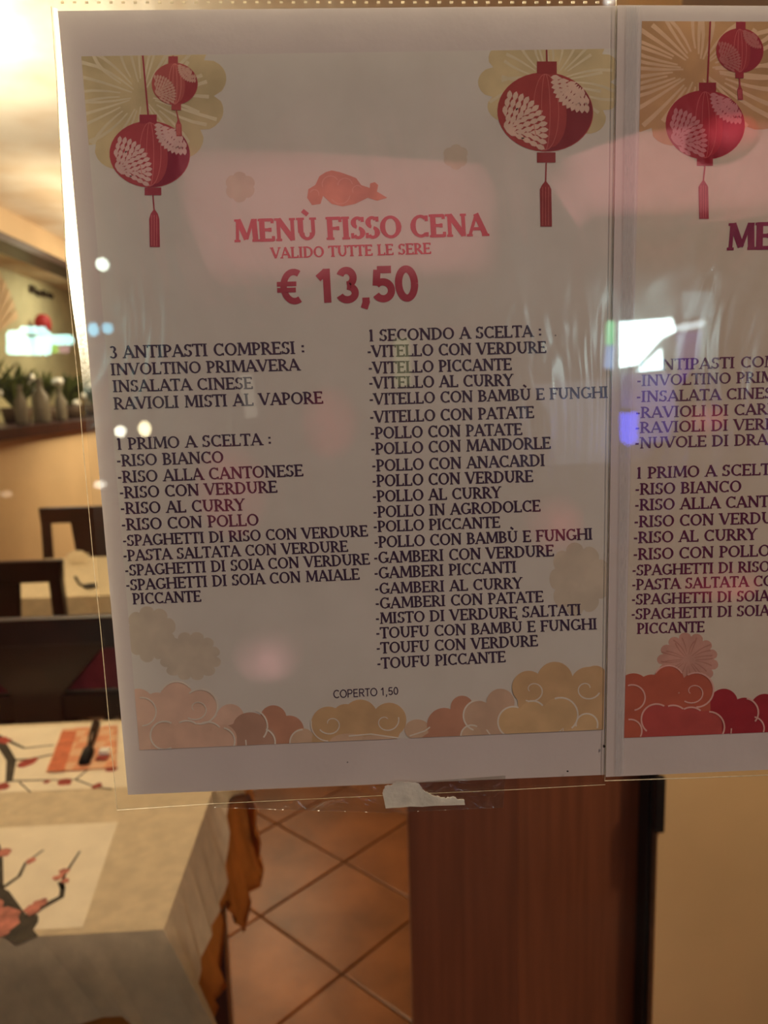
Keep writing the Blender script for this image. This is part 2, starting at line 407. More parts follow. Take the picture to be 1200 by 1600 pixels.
for path, w0, w1 in ((((-6, 1150), (8, 1172), (18, 1188)), .010, .008), (((18, 1188), (14, 1222)), .009, .006), (((0, 1152), (18, 1160), (38, 1169), (84, 1164)), .0045, .002),
                     (((18, 1188), (50, 1186), (85, 1178)), .004, .003), (((14, 1220), (60, 1219), (118, 1218)), .0025, .0015), (((118, 1218), (140, 1200), (172, 1195)), .002, .0015),
                     (((118, 1218), (145, 1228), (176, 1234)), .002, .001), (((30, 1222), (48, 1238)), .0015, .001)):
    ribbon(br, [tuple(G(x, y, z1)[:2]) for x, y in path], w0, w1, z1)
br.build('printed_branch', m_branch, pmB)
bl = MB()
for x, y, r in ((2, 1156, .014), (10, 1158, .010), (40, 1192, .016), (50, 1188, .012), (100, 1221, .012), (103, 1223, .010), (73, 1222, .007), (151, 1228, .010), (4, 1229, .014), (175, 1202, .012)):
    blob(bl, G(x, y, z1 + .0002), r, z1 + .0002)
bl.build('printed_blossoms', m_blossom2, pmB)
# pink checked napkin
m_nap = NT('pink_check_napkin')
_p = m_nap.n('ShaderNodeBsdfPrincipled', Roughness=.85); _c = m_nap.n('ShaderNodeTexChecker', Scale=34.0)
_c.inputs[1].default_value = rgb(232, 160, 118); _c.inputs[2].default_value = rgb(238, 190, 148)
_t = m_nap.n('ShaderNodeTexCoord'); m_nap.l(_t.outputs['Object'], _c.inputs[0]); m_nap.l(_c.outputs[0], _p.inputs['Base Color']); m_nap.l(_p.outputs[0], m_nap.out.inputs[0]); m_nap = m_nap.m
zn = z1 + .0006
q = [G(x, y, zn) for x, y in ((72, 1207), (128, 1204), (182, 1200), (184, 1135), (130, 1138), (98, 1140))]
nap = MB().prism(q, (0, 0, .003)).build('napkin', m_nap, bevel=.001); tag(nap, 'pink checked paper napkin lying on the far placemat', 'napkin')
q = [G(x, y, zn + .003) for x, y in ((74, 1205), (100, 1204), (120, 1143), (98, 1143))]
MB().prism(q, (0, 0, .0012)).build('fold', mat('napkin_red_fold', rgb(222, 128, 90), .85, .1, 60), nap)
# knife with black handle
kz = zn + .0045
kn = empty('table_knife', (0, 0, 0)); tag(kn, 'black handled knife lying across the pink napkin', 'knife')
def gp(x, y): return G(x, y, kz + .004)
ribb = MB().tube([gp(131, 1191), gp(138, 1175), gp(140, 1168)], [.011, .012, .007], 8)
ribb.build('handle', m_rubber, kn, smooth=True)
MB().tube([gp(140, 1168), gp(145, 1148), gp(150, 1131)], [.005, .009, .009], 8).build('blade', mat('tarnished_steel', rgb(88, 68, 54), .4, .2, 40, metal=.6), kn, smooth=True)
# small white holder with red base
hd = empty('chopstick_rest', (0, 0, 0)); tag(hd, 'small white and red rest at the napkin corner of the near table', 'chopstick rest')
p0, p1 = G(155, 1180, kz), G(173, 1177, kz)
MB().box(p0.x, p0.y - .006, kz, p1.x, p0.y + .012, kz + .012).build('body', mat('white_porcelain', rgb(255, 250, 235), .2, .02, 10), hd, bevel=.003)
MB().box(p0.x, p0.y - .022, kz, p1.x, p0.y - .0065, kz + .004).build('base', m_blossom2, hd, bevel=.001)

# second table, further back
t2 = empty('dining_table', (-1.0, 2.75, 0)); tag(t2, 'second dining table under white cloth between two dark chairs', 'table')
bx = (-1.0, 2.75, 0)
TA = (-1.40, -.66, 2.42, 3.12)
local(MB().box(TA[0]+.01, TA[2]+.01, .72, TA[1]-.01, TA[3]-.01, .744).build('tabletop', m_dark, t2), bx)
for lx in (TA[0] + .04, TA[1] - .09):
    for ly in (TA[2] + .04, TA[3] - .09):
        local(MB().box(lx, ly, 0, lx + .05, ly + .05, .72).build('leg', m_dark, t2, bevel=.004), bx)
c2 = MB(); N2 = 24; ax0, ax1, ay0, ay1 = TA
cor = [V(ax0, ay0, .752), V(ax1, ay0, .752), V(ax1, ay1, .752), V(ax0, ay1, .752)]
c2.poly(cor)
for i in range(4):
    p, q = cor[i], cor[(i + 1) % 4]; o_ = Vector((p.y - q.y, q.x - p.x, 0)).normalized() * -1
    top = [p.lerp(q, k / N2) for k in range(N2 + 1)]
    hem = [t + o_ * (.02 + .008 * math.sin(k * 1.7)) + Vector((0, 0, -.24 - .01 * math.cos(k))) for k, t in enumerate(top)]
    hem[0] = hem[0] + (p - q).normalized() * .03; hem[-1] = hem[-1] - (p - q).normalized() * .03
    c2.grid(strip_rows(top, hem, 6))
tag(c2.build('tablecloth', m_cream, solid=.001), 'white cloth hanging over the second table behind the dark chair', 'tablecloth')
nf = MB()
for k in range(7):
    a_ = math.radians(-60 + 20 * k)
    b0 = G(122, 880, .756)
    nf.poly([b0 + V(-.03, 0, 0), b0 + V(.03, 0, 0), b0 + V(.055 * math.sin(a_) + .012, .008 * (k % 2), .055 * math.cos(a_)), b0 + V(.055 * math.sin(a_) - .012, .008 * ((k+1) % 2), .055 * math.cos(a_))])
tag(nf.build('napkin', m_mat, solid=.001), 'white napkin folded into a fan on the second table', 'napkin')
sp_ = empty('spoon', (0, 0, 0)); tag(sp_, 'dark curved spoon lying on the second table', 'spoon')
MB().tube([G(118, 902, .758), G(124, 912, .758), G(134, 917, .758)], [.006, .004, .005], 6).build('handle', m_rubber, sp_, smooth=True)
MB().lathe(G(142, 917, .757), [(.001, .002), (.02, .003), (.024, .009), (.022, .009), (.016, .005), (.001, .004)], 14).build('bowl', m_rubber, sp_, smooth=True)

# ------------------------------------------------------------------ chairs
m_maroon = mat('maroon_upholstery', rgb(118, 48, 62), 0.8, 0.12, 30, 0.1, 200, 0.2)
def make_chair(label, H=.90, W=.43, straight=False):
    r = empty('dining_chair'); tag(r, label, 'chair', 'dark wooden dining chairs')
    hw = W / 2
    MB().box(-hw, -.20, .42, hw, .20, .45).build('seat_frame', m_chair, r, bevel=.004)
    s = MB().box(-hw + .012, -.19, .45, hw - .012, .185, .49).build('seat', m_maroon, r, bevel=.015)
    for sx in (-1, 1):
        x0, x1 = sorted((sx * hw, sx * (hw - .04)))
        MB().box(x0, -.20, 0, x1, -.16, .42).build('leg', m_chair, r, bevel=.003)
        MB().prism([V(x0, .17, 0), V(x1, .17, 0), V(x1, .21, 0), V(x0, .21, 0)], (0, 0, .42)).build('leg', m_chair, r, bevel=.003)
        MB().prism([V(x0, .165, .42), V(x1, .165, .42), V(x1, .20, .42), V(x0, .20, .42)], (sx * .012, .065, H - .42)).build('back_post', m_chair, r, bevel=.004)
    y = .165 + .065
    MB().prism([V(-hw - .01, y - .012, H - .075), V(hw + .01, y - .012, H - .075), V(hw + .02, y, H), V(-hw - .02, y, H)], (0, .03, 0)).build('top_rail', m_chair, r, bevel=.006)
    MB().box(-hw + .03, y - .035, .52, hw - .03, y - .01, .56).build('lower_rail', m_chair, r, bevel=.004)
    sw = hw * .72; nb = .055
    if straight: sw, nb = .10, .085
    MB().prism([V(-.05, .19, .55), V(.05, .19, .55), V(nb, .206, .76), V(sw, .218, H - .06), V(-sw, .218, H - .06), V(-nb, .206, .76)], (0, .012, 0)).build('splat', m_chair, r, bevel=.003)
    return r
c1 = make_chair('dark wooden dining chair with maroon seat tucked behind the near table', .945, .46)
c1.location = (-.765, 1.30 - .06, 0)
ca = make_chair('dark wooden chair at the window side of the second table', .945, .46, straight=True)
ca.location = (-1.20, 2.40, 0); ca.rotation_euler = (0, 0, PI)
cb2 = copy_tree(ca); cb2.location = (-1.27, 3.15, 0); cb2.rotation_euler = (0, 0, 0)
cb2['label'] = 'dark wooden chair at the far side of the second table, before the orange wall'
pad = MB().box(-.19, .232, .765, .19, .250, .89).build('back_pad', m_maroon, c1, bevel=.006)
MB().box(-.21, .215, .70, .21, .245, .762).build('middle_rail', m_chair, c1, bevel=.004)

# ------------------------------------------------------------------ niche: plants, bottles, decorations
m_leaf = mat('dark_leaf', rgb(96, 104, 52), 0.5, 0.3, 12)
m_pot = mat('brown_pot', rgb(90, 70, 52), 0.6, 0.1, 10)
m_bott = mat('pale_bottle', rgb(120, 112, 96), 0.3, 0.05, 10)
m_petal = mat('white_petals', rgb(235, 232, 220), .6, .05, 20)
def niche(px, py, x=XL - .2):
    return X(px, py, x)
def plant(px, h, seed, label):
    random.seed(seed)
    p = niche(px, 655, XL - .28); p.z = 1.325
    r = empty('potted_plant', p); tag(r, label, 'plant', 'plants on the dark ledge')
    MB().lathe((0, 0, 0), [(0, 0), (.07, 0), (.09, .09), (.082, .09), (.07, .07), (0, .07)], 16).build('pot', m_pot, r, smooth=True)
    f = MB()
    for k in range(70):
        a_ = random.uniform(0, 2 * PI); el = random.uniform(.8, 1.45); L = random.uniform(.5, 1) * h * .85
        d = V(math.cos(a_) * math.cos(el), math.sin(a_) * math.cos(el), math.sin(el)); s_ = V(-math.sin(a_), math.cos(a_), 0) * random.uniform(.012, .026)
        b0 = V(0, 0, .06); m1 = b0 + d * L * .6 + V(0, 0, .02); t_ = b0 + d * L - V(0, 0, .03)
        f.poly([b0, m1 - s_, t_, m1 + s_])
    fo = f.build('foliage', m_leaf, r); fo['kind'] = 'stuff'
    for k in range(3):
        c_ = V(.09 + random.uniform(-.02, .03), random.uniform(-.12, .12), random.uniform(.10, .26))
        MB().lathe(c_, [(.028*math.sin(PI*i/6), .024*math.cos(PI*i/6)) for i in range(7)], 10).build('white_flower', m_petal, r, smooth=True)
    return r
plant(-28, .45, 1, 'green leafy potted plant at the left end of the dark ledge')
plant(28, .40, 2, 'green leafy potted plant on the ledge under the left of the cyan sign glow')
plant(72, .36, 3, 'green leafy potted plant on the ledge behind the white bottles')
plant(112, .36, 4, 'green leafy potted plant on the ledge nearest the menu sleeve')
plant(150, .36, 5, 'green leafy potted plant mostly hidden behind the menu sheet')
def bottle(px, top, label, sc=1.0):
    p = niche(px, 655, XL - .06); tp = niche(px, top, XL - .06); h = max(.08, tp.z - 1.325); p.z = 1.325
    r = MB().lathe((0, 0, 0), [(0, 0), (.03*sc, 0), (.032*sc, .02), (.032*sc, h*.6), (.012*sc, h*.78), (.012*sc, h*.95), (.015*sc, h), (0, h)], 16).build('bottle', m_bott, None, smooth=True)
    r.location = p; tag(r, label, 'bottle', 'pale bottles on the ledge'); return r
bottle(35, 602, 'pale bottle on the ledge, left of the others')
bottle(66, 592, 'tall pale bottle in the middle of the ledge', 1.5)
bottle(97, 604, 'pale bottle on the ledge, nearest the menu sleeve')
# ornaments on the yellow wall
m_orn = mat('dark_ornament', rgb(70, 56, 36), 0.6, 0.1, 20)
on = empty('wall_ornament', niche(65, 455, -2.49)); tag(on, 'small dark cut-out ornament hanging on the yellow wall', 'ornament')
bo = niche(65, 455, -2.49)
for x, y, wx, hy in ((50, 452, 8, 14), (59, 458, 6, 12), (68, 459, 6, 12), (78, 462, 7, 10)):
    pts = [niche(x - wx/2, y - hy/2, -2.49), niche(x + wx/2, y - hy/2 + 3, -2.49), niche(x + wx/2, y + hy/2, -2.49), niche(x - wx/2, y + hy/2 - 3, -2.49)]
    local(MB().prism(pts, (.012, 0, 0)).build('piece', m_orn, on), bo)
rl = MB().lathe(niche(67, 508, -2.40), [(0, .085), (.03, .08), (.055, .05), (.062, 0), (.055, -.05), (.03, -.08), (0, -.085)], 16).build('paper_lantern', mat('red_lantern_paper', rgb(170, 40, 36), .6, .1, 20), None, smooth=True)
tag(rl, 'small dark red lantern hanging before the yellow wall', 'lantern')
fan = MB(); fc = niche(-20, 530, -2.48)
for k in range(9):
    a0, a1 = math.radians(20 + k * 9), math.radians(27 + k * 9)
    fan.prism([fc + V(0, math.cos(a)*r_, math.sin(a)*r_) for a, r_ in ((a0, .08), (a0, .55), (a1, .55), (a1, .08))], (.01, 0, 0))
tag(fan.build('wall_fan', m_peach), 'large pale fan spread on the yellow wall', 'fan')

# ------------------------------------------------------------------ ceiling lamp (real fitting at the frame's left)
def ceiling_lamp(x, y, label):
    r = empty('ceiling_lamp', (x, y, ZC)); tag(r, label, 'lamp', 'round ceiling lamps')
    MB().lathe((0, 0, 0), [(.13, 0), (.13, -.03), (.11, -.03), (.11, 0)], 24).build('ring', m_steel, r, smooth=True)
    MB().lathe((0, 0, 0), [(.11, -.02), (.07, -.05), (0.001, -.06)], 24).build('diffuser', emis('lamp_diffuser', (1, .88, .62), 9), r, smooth=True)
ceiling_lamp(-1.32, 2.02, 'round glowing ceiling lamp above the near table, left edge')
ceiling_lamp(-1.30, 4.6, 'round glowing ceiling lamp over the far tables')

# ------------------------------------------------------------------ drawing on the sheets
class Ink(MB):
    """flat print; coordinates are picture pixels, laid on the sheet's plane"""
    def __init__(s, Y, clip=None): super().__init__(); s.Y = Y; s.clip = clip
    def pp(s, pts):
        if s.clip:
            pts = clip_poly(pts, s.clip)
            if len(pts) < 3: return
        s.k = getattr(s, 'k', 0) + 1; yy = s.Y - 1.5e-6 * (s.k % 9)
        s.poly([P(x, y, yy) for x, y in pts])
    def ell(s, cx, cy, rx, ry=None, rot=0, n=28):
        ry = ry or rx; c, q = math.cos(rot), math.sin(rot)
        s.pp([(cx + rx*math.cos(2*PI*k/n)*c - ry*math.sin(2*PI*k/n)*q, cy + rx*math.cos(2*PI*k/n)*q + ry*math.sin(2*PI*k/n)*c) for k in range(n)])
    def stroke(s, pts, w0, w1=None):
        w1 = w0 if w1 is None else w1; L, R_ = [], []
        for i, p in enumerate(pts):
            a_, b_ = pts[max(i-1, 0)], pts[min(i+1, len(pts)-1)]
            dx, dy = b_[0]-a_[0], b_[1]-a_[1]; l = math.hypot(dx, dy) or 1
            wd = (w0 + (w1 - w0) * i / max(1, len(pts)-1)) / 2
            L.append((p[0] - dy/l*wd, p[1] + dx/l*wd)); R_.append((p[0] + dy/l*wd, p[1] - dx/l*wd))
        for i in range(len(pts)-1): s.pp([L[i], L[i+1], R_[i+1], R_[i]])
    def arc(s, cx, cy, r, a0, a1, w, ry=None, w1=None):
        ry = ry or r; n = max(6, int(abs(a1-a0)/12))
        s.stroke([(cx + r*math.cos(math.radians(a0+(a1-a0)*k/n)), cy + ry*math.sin(math.radians(a0+(a1-a0)*k/n))) for k in range(n+1)], w, w1)
    def spiral(s, cx, cy, r, a0, turns, w, r1=4):
        n = 22; s.stroke([(cx + (r+(r1-r)*k/n)*math.cos(math.radians(a0)+turns*2*PI*k/n), cy + (r+(r1-r)*k/n)*.9*math.sin(math.radians(a0)+turns*2*PI*k/n)) for k in range(n+1)], w, w*.6)
def clip_poly(pts, clip):
    out = list(pts)
    ar = sum(clip[i][0]*clip[(i+1)%len(clip)][1]-clip[(i+1)%len(clip)][0]*clip[i][1] for i in range(len(clip)))
    cl = clip if ar > 0 else clip[::-1]
    for i in range(len(cl)):
        a_, b_ = cl[i], cl[(i+1) % len(cl)]
        ins = lambda p: (b_[0]-a_[0])*(p[1]-a_[1]) - (b_[1]-a_[1])*(p[0]-a_[0]) >= 0
        src, out = out, []
        for k in range(len(src)):
            p, q = src[k-1], src[k]; ip, iq = ins(p), ins(q)
            if ip != iq:
                d1 = (b_[0]-a_[0])*(p[1]-a_[1]) - (b_[1]-a_[1])*(p[0]-a_[0]); d2 = (b_[0]-a_[0])*(q[1]-a_[1]) - (b_[1]-a_[1])*(q[0]-a_[0])
                t = d1/(d1-d2); out.append((p[0]+(q[0]-p[0])*t, p[1]+(q[1]-p[1])*t))
            if iq: out.append(q)
        if not out: return []
    return out

# --- serif capitals: strokes in a cell one cap-height high. l=line, a=arc, s=serif slab
T_, t_ = .165, .095
def st_(x, y0=0, y1=1, s0=1, s1=1, w=T_):
    r = [('l', x, y0, x, y1, w)]
    if s0: r.append(('s', x, y0, .17, 1))
    if s1: r.append(('s', x, y1, .17, -1))
    return r
GL = {
 'A': (.92, [('l', .12, .02, .44, .97, t_), ('l', .42, 1, .80, .02, T_), ('l', .24, .32, .66, .32, t_), ('s', .12, 0, .13, 1), ('s', .80, 0, .16, 1)]),
 'B': (.78, st_(.20) + [('l', .1, .955, .42, .955, t_), ('l', .2, .52, .45, .52, t_), ('l', .1, .045, .42, .045, t_), ('a', .38, .74, .22, .22, -90, 90), ('a', .40, .28, .27, .245, -90, 90)]),
 'C': (.88, [('a', .48, .5, .37, .47, 48, 312), ('l', .74, .98, .74, .72, t_), ('l', .74, .02, .74, .22, t_)]),
 'D': (.94, st_(.20) + [('l', .1, .955, .45, .955, t_), ('l', .1, .045, .45, .045, t_), ('a', .40, .5, .41, .46, -90, 90)]),
 'E': (.76, st_(.20) + [('l', .1, .955, .66, .955, t_), ('l', .2, .51, .54, .51, t_), ('l', .1, .045, .68, .045, t_), ('l', .65, 1, .65, .80, t_), ('l', .67, 0, .67, .22, t_), ('l', .54, .42, .54, .60, t_)]),
 'F': (.72, st_(.20) + [('l', .1, .955, .66, .955, t_), ('l', .2, .50, .54, .50, t_), ('l', .65, 1, .65, .78, t_), ('l', .54, .41, .54, .59, t_)]),
 'G': (.95, [('a', .48, .5, .37, .47, 48, 318), ('l', .74, .98, .74, .74, t_), ('l', .78, .08, .78, .44, T_), ('s', .76, .44, .17, -1)]),
 'H': (1.02, st_(.20) + st_(.82) + [('l', .2, .51, .82, .51, t_)]),
 'I': (.42, st_(.21)),
 'L': (.74, st_(.20) + [('l', .1, .045, .66, .045, t_), ('l', .65, 0, .65, .24, t_)]),
 'M': (1.14, [('l', .17, 0, .22, 1, t_), ('l', .24, 1, .57, .10, T_), ('l', .57, .10, .88, 1, t_), ('l', .92, 1, .96, 0, T_), ('s', .17, 0, .13, 1), ('s', .96, 0, .15, 1), ('s', .18, 1, .1, -1), ('s', .94, 1, .12, -1)]),
 'N': (1.0, [('l', .20, 0, .20, 1, t_*1.2), ('l', .20, .98, .80, .04, T_), ('l', .80, 0, .80, 1, t_*1.2), ('s', .20, 0, .13, 1), ('s', .16, 1, .13, -1), ('s', .80, 1, .13, -1)]),
 'O': (.98, [('a', .49, .5, .39, .47, 0, 360)]),
 'P': (.72, st_(.20) + [('l', .1, .955, .40, .955, t_), ('l', .2, .43, .40, .43, t_), ('a', .37, .69, .26, .265, -90, 90)]),
 'R': (.84, st_(.20) + [('l', .1, .955, .40, .955, t_), ('l', .2, .49, .40, .49, t_), ('a', .37, .72, .25, .235, -90, 90), ('l', .38, .49, .74, .03, T_*.9), ('s', .74, 0, .12, 1)]),
 'S': (.68, [('a', .34, .73, .22, .235, 30, 255), ('a', .34, .27, .24, .24, -150, 78), ('l', .55, .98, .55, .76, t_), ('l', .10, .02, .10, .26, t_)]),
 'T': (.78, st_(.39, 0, 1, 1, 0) + [('l', .04, .955, .74, .955, t_), ('l', .06, 1, .06, .78, t_), ('l', .72, 1, .72, .78, t_)]),
 'U': (.96, [('l', .22, .33, .22, 1, T_), ('l', .76, .33, .76, 1, t_*1.2), ('a', .49, .34, .27, .30, 180, 360), ('s', .22, 1, .17, -1), ('s', .76, 1, .15, -1)]),
 'V': (.90, [('l', .12, 1, .46, .02, T_), ('l', .46, .02, .78, 1, t_), ('s', .12, 1, .15, -1), ('s', .78, 1, .13, -1)]),
 'Y': (.86, [('l', .12, 1, .43, .48, T_), ('l', .43, .48, .74, 1, t_), ('l', .43, 0, .43, .5, T_), ('s', .12, 1, .14, -1), ('s', .74, 1, .12, -1), ('s', .43, 0, .17, 1)]),
 '1': (.44, [('l', .22, 0, .22, 1, T_), ('s', .22, 0, .14, 1), ('l', .08, .86, .22, .97, t_)]),
 '3': (.62, [('a', .28, .74, .21, .22, -80, 145), ('a', .28, .28, .25, .25, -150, 85)]),
 '-': (.36, [('l', .05, .42, .31, .42, .12)]),
 ':': (.34, [('l', .17, .10, .17, .26, .16), ('l', .17, .52, .17, .68, .16)]),
 ' ': (.42, []),
}
GL['Ù'] = (GL['U'][0], GL['U'][1] + [('l', .34, 1.34, .56, 1.14, .13)])
KERN = .93
def text_line(mb, s, x0, y0, x1, y1, cap, bold=1.22):
    """baseline from (x0,y0) to (x1,y1); letters lean with the sheet's own vertical"""
    tot = sum(GL[c][0] for c in s) * KERN
    k = math.hypot(x1-x0, y1-y0) / tot
    dx, dy = (x1-x0)/math.hypot(x1-x0, y1-y0), (y1-y0)/math.hypot(x1-x0, y1-y0)
    up = (-(869-x0)/(8650-y0), -1.0)
    cur = 0.0; hc = cap
    def mp(u, v): return (x0 + dx*u*k + up[0]*v*hc, y0 + dy*u*k + up[1]*v*hc)
    asp = hc / k
    def quad(ax, ay, bx_, by, w):
        w *= bold
        # work in true proportions: x in cell units*k, y in cap units
        X0, Y0, X1, Y1 = ax*k, ay*hc, bx_*k, by*hc; l = math.hypot(X1-X0, Y1-Y0) or 1
        nx, ny = -(Y1-Y0)/l*w*hc*.5, (X1-X0)/l*w*hc*.5
        f = lambda X_, Y_: mp(X_/k, Y_/hc)
        mb.pp([f(X0+nx, Y0+ny), f(X1+nx, Y1+ny), f(X1-nx, Y1-ny), f(X0-nx, Y0-ny)])
    for ch in s:
        wd, strokes = GL[ch]
        for q in strokes:
            if q[0] == 'l': quad(cur+q[1], q[2], cur+q[3], q[4], q[5])
            elif q[0] == 's':
                yy = q[2] + q[4]*.035; quad(cur+q[1]-q[3], yy, cur+q[1]+q[3], yy, .07)
            else:
                _, cx, cy, rx, ry, a0, a1 = q; n = max(5, int(abs(a1-a0)/20)); prev = None
                rx -= .04; ry -= .02
                for i in range(n+1):
                    a_ = math.radians(a0+(a1-a0)*i/n); c_, s_ = math.cos(a_), math.sin(a_)
                    w = (t_ + (T_-t_)*abs(c_)**1.3) * bold * .5 * asp
                    o_ = (cur+cx+(rx+w)*c_, cy+(ry+t_*bold*.5)*s_); i_ = (cur+cx+(rx-w)*c_, cy+(ry-t_*bold*.5)*s_)
                    if prev: mb.pp([mp(*prev[0]), mp(*o_), mp(*i_), mp(*prev[1])])
                    prev = (o_, i_)
        cur += wd * KERN

SG = {  # plain sans: (width, strokes), uniform weight
 'C': (.74, [('a', .40, .5, .33, .46, 45, 315)]), 'O': (.80, [('a', .40, .5, .34, .46, 0, 360)]),
 'P': (.66, [('l', .12, 0, .12, 1), ('l', .12, .95, .36, .95), ('l', .12, .46, .36, .46), ('a', .36, .705, .22, .245, -90, 90)]),
 'E': (.64, [('l', .12, 0, .12, 1), ('l', .12, .95, .56, .95), ('l', .12, .51, .52, .51), ('l', .12, .05, .58, .05)]),
 'R': (.70, [('l', .12, 0, .12, 1), ('l', .12, .95, .38, .95), ('l', .12, .49, .38, .49), ('a', .38, .72, .21, .23, -90, 90), ('l', .36, .49, .62, 0)]),
 'T': (.62, [('l', .31, 0, .31, 1), ('l', .03, .95, .59, .95)]),
 '1': (.56, [('l', .34, 0, .34, 1), ('l', .34, .93, .12, .72)]), '0': (.60, [('a', .30, .5, .205, .43, 0, 360)]),
 '3': (.60, [('a', .29, .72, .17, .215, -90, 160), ('a', .29, .27, .205, .20, -160, 90)]),
 '5': (.60, [('l', .16, .93, .52, .93), ('l', .16, .93, .12, .46), ('a', .29, .32, .215, .25, -150, 140)]),
 ',': (.32, [('l', .16, 0, .16, .12), ('l', .18, .04, .10, -.20)]),
 '€': (.66, [('a', .46, .5, .27, .43, 60, 300), ('l', .02, .58, .52, .58), ('l', .02, .40, .50, .40)]), ' ': (.30, []),
}
def sans_line(mb, s, x0, y0, x1, y1, cap, wt):
    tot = sum(SG[c][0] for c in s); k = math.hypot(x1-x0, y1-y0)/tot
    dx, dy = (x1-x0)/(k*tot), (y1-y0)/(k*tot); ux_ = -(869-x0)/(8650-y0); cur = 0
    for ch in s:
        wd, st = SG[ch]
        w = wt*cap
        if ch == '€': w *= .9
        for q in st:
            mp = lambda u, v: (x0+dx*(cur+u)*k+ux_*v*cap, y0+dy*(cur+u)*k-v*cap)
            w_ = w*.72 if (ch == '€' and q[0] == 'l') else w
            if q[0] == 'l': mb.stroke([mp(q[1], q[2]), mp(q[3], q[4])], w_)
            else:
                _, cx, cy, rx, ry, a0, a1 = q; n = max(8, int(abs(a1-a0)/12))
                mb.stroke([mp(cx+rx*math.cos(math.radians(a0+(a1-a0)*i/n)), cy+ry*math.sin(math.radians(a0+(a1-a0)*i/n))) for i in range(n+1)], w_)
        cur += wd

def flower(body, lines, cx, cy, r, npet, seed, squash=1.0, nl=0):
    random.seed(seed)
    pts = []
    for k in range(npet * 8):
        a_ = 2*PI*k/(npet*8); ph = (k % 8)/8
        rr = r * (.84 + .16*math.sin(PI*ph)**.6) * (1 + .03*math.sin(3*a_+seed))
        pts.append((cx+rr*math.cos(a_), cy+rr*squash*math.sin(a_)))
    body.pp(pts)
    if lines:
        for k in range(nl or npet):
            a_ = 2*PI*(k+random.uniform(-.25, .25))/(nl or npet); r0, r1 = r*random.uniform(.12, .3), r*random.uniform(.7, .93); bnd = random.uniform(-.18, .18)
            lines.stroke([(cx+(r0+(r1-r0)*t)*math.cos(a_+bnd*t*t), cy+squash*(r0+(r1-r0)*t)*math.sin(a_+bnd*t*t)) for t in (0, .25, .5, .75, 1)], r*.016, r*.045)

def lantern_print(page, Yb, cx, cy, rx, ry, cap, bcap, cord_top, tas, clip, red, dark, pale, seed, faint=False):
    """one printed lantern: body, ribs, caps, cord, tassel, pale petals"""
    b = Ink(Yb, clip); b.ell(cx, cy, rx, ry, .05, 40)
    o = b.build('lantern_print', ink('lantern_red_ink', *red), page)
    sh = Ink(Yb - 2e-5, clip)   # printed dark side of the lantern artwork
    pts = []
    for k in range(15): a_ = math.radians(-50 + 140*k/14); pts.append((cx+rx*.985*math.cos(a_), cy+ry*.985*math.sin(a_)))
    for k in range(9): a_ = math.radians(90 - 140*k/8); pts.append((cx+rx*.10+rx*.35*math.cos(a_), cy+ry*.1+ry*.80*math.sin(a_)))
    sh.pp(pts); sh.build('lantern_dark_side', ink('lantern_dark_ink', *dark), page)
    c = Ink(Yb - 3e-5, clip)
    (ax_, ay_, bx_, by_), (ex, ey, gx, gy) = cap, bcap
    c.pp([(ax_, ay_), (bx_, ay_), (bx_, by_), (ax_, by_)]); c.pp([(ex, ey), (gx, ey), (gx, gy), (ex, gy)])
    c.stroke([cord_top, ((ax_+bx_)/2, ay_)], 2.6)
    tx, ty0, ty1, ty2, tw = tas
    c.stroke([((ex+gx)/2, gy), (tx, ty0+2)], 2.2)
    c.pp([(tx, ty0-2), (tx+tw*.35, ty0+6), (tx+tw/2, ty1), (tx+tw/2+1, ty2), (tx-tw/2+1, ty2), (tx-tw/2, ty1), (tx-tw*.35, ty0+6)])
    c.build('lantern_fittings', ink('lantern_cap_ink', *[int((p+q)/2) for p, q in zip(red, dark)]), page)
    rb = Ink(Yb - 4e-5, clip)
    for q in (-.25, -.08, .10, .28):
        rb.stroke([(cx+rx*q*math.cos(math.radians(a_)), cy+ry*math.sin(math.radians(a_))*.96) for a_ in range(-88, 89, 16)], 1.0)
    for q in (-.25, 0, .25): rb.stroke([(tx+tw*q, ty0+8), (tx+tw*q, ty2-2)], .9)
    rb.build('lantern_ribs', ink('lantern_rib_ink', min(255, red[0]+22), red[1]+22, red[2]+16), page)
    random.seed(seed); pt = Ink(Yb - 5e-5, clip)
    def petals(ox, oy, rad, a0, a1, rings):
        for ring in range(rings):
            rr = rad*(ring+.7)/rings; nn = int(4 + ring*3.2)
            for k in range(nn):
                a_ = math.radians(a0+(a1-a0)*(k+.5*(ring % 2))/nn)
                x, y = ox+rr*rx*math.cos(a_), oy+rr*rx*math.sin(a_)
                L = rx*.118; W = rx*.056
                if ((x-cx)/rx)**2 + ((y-cy)/ry)**2 > .86: continue
                c_, s_ = math.cos(a_), math.sin(a_)
                pt.pp([(x-L*c_, y-L*s_), (x-W*s_, y+W*c_), (x+L*.55*c_-W*.8*s_, y+L*.55*s_+W*.8*c_), (x+L*c_, y+L*s_), (x+L*.55*c_+W*.8*s_, y+L*.55*s_-W*.8*c_), (x+W*s_, y-W*c_)])
    petals(cx-rx*.80, cy+ry*.50, .80, -95, 52, 5)
    petals(cx+rx*.80, cy-ry*.80, .62, 70, 190, 4)
    pt.build('lantern_petals', ink('petal_ink', *pale), page)

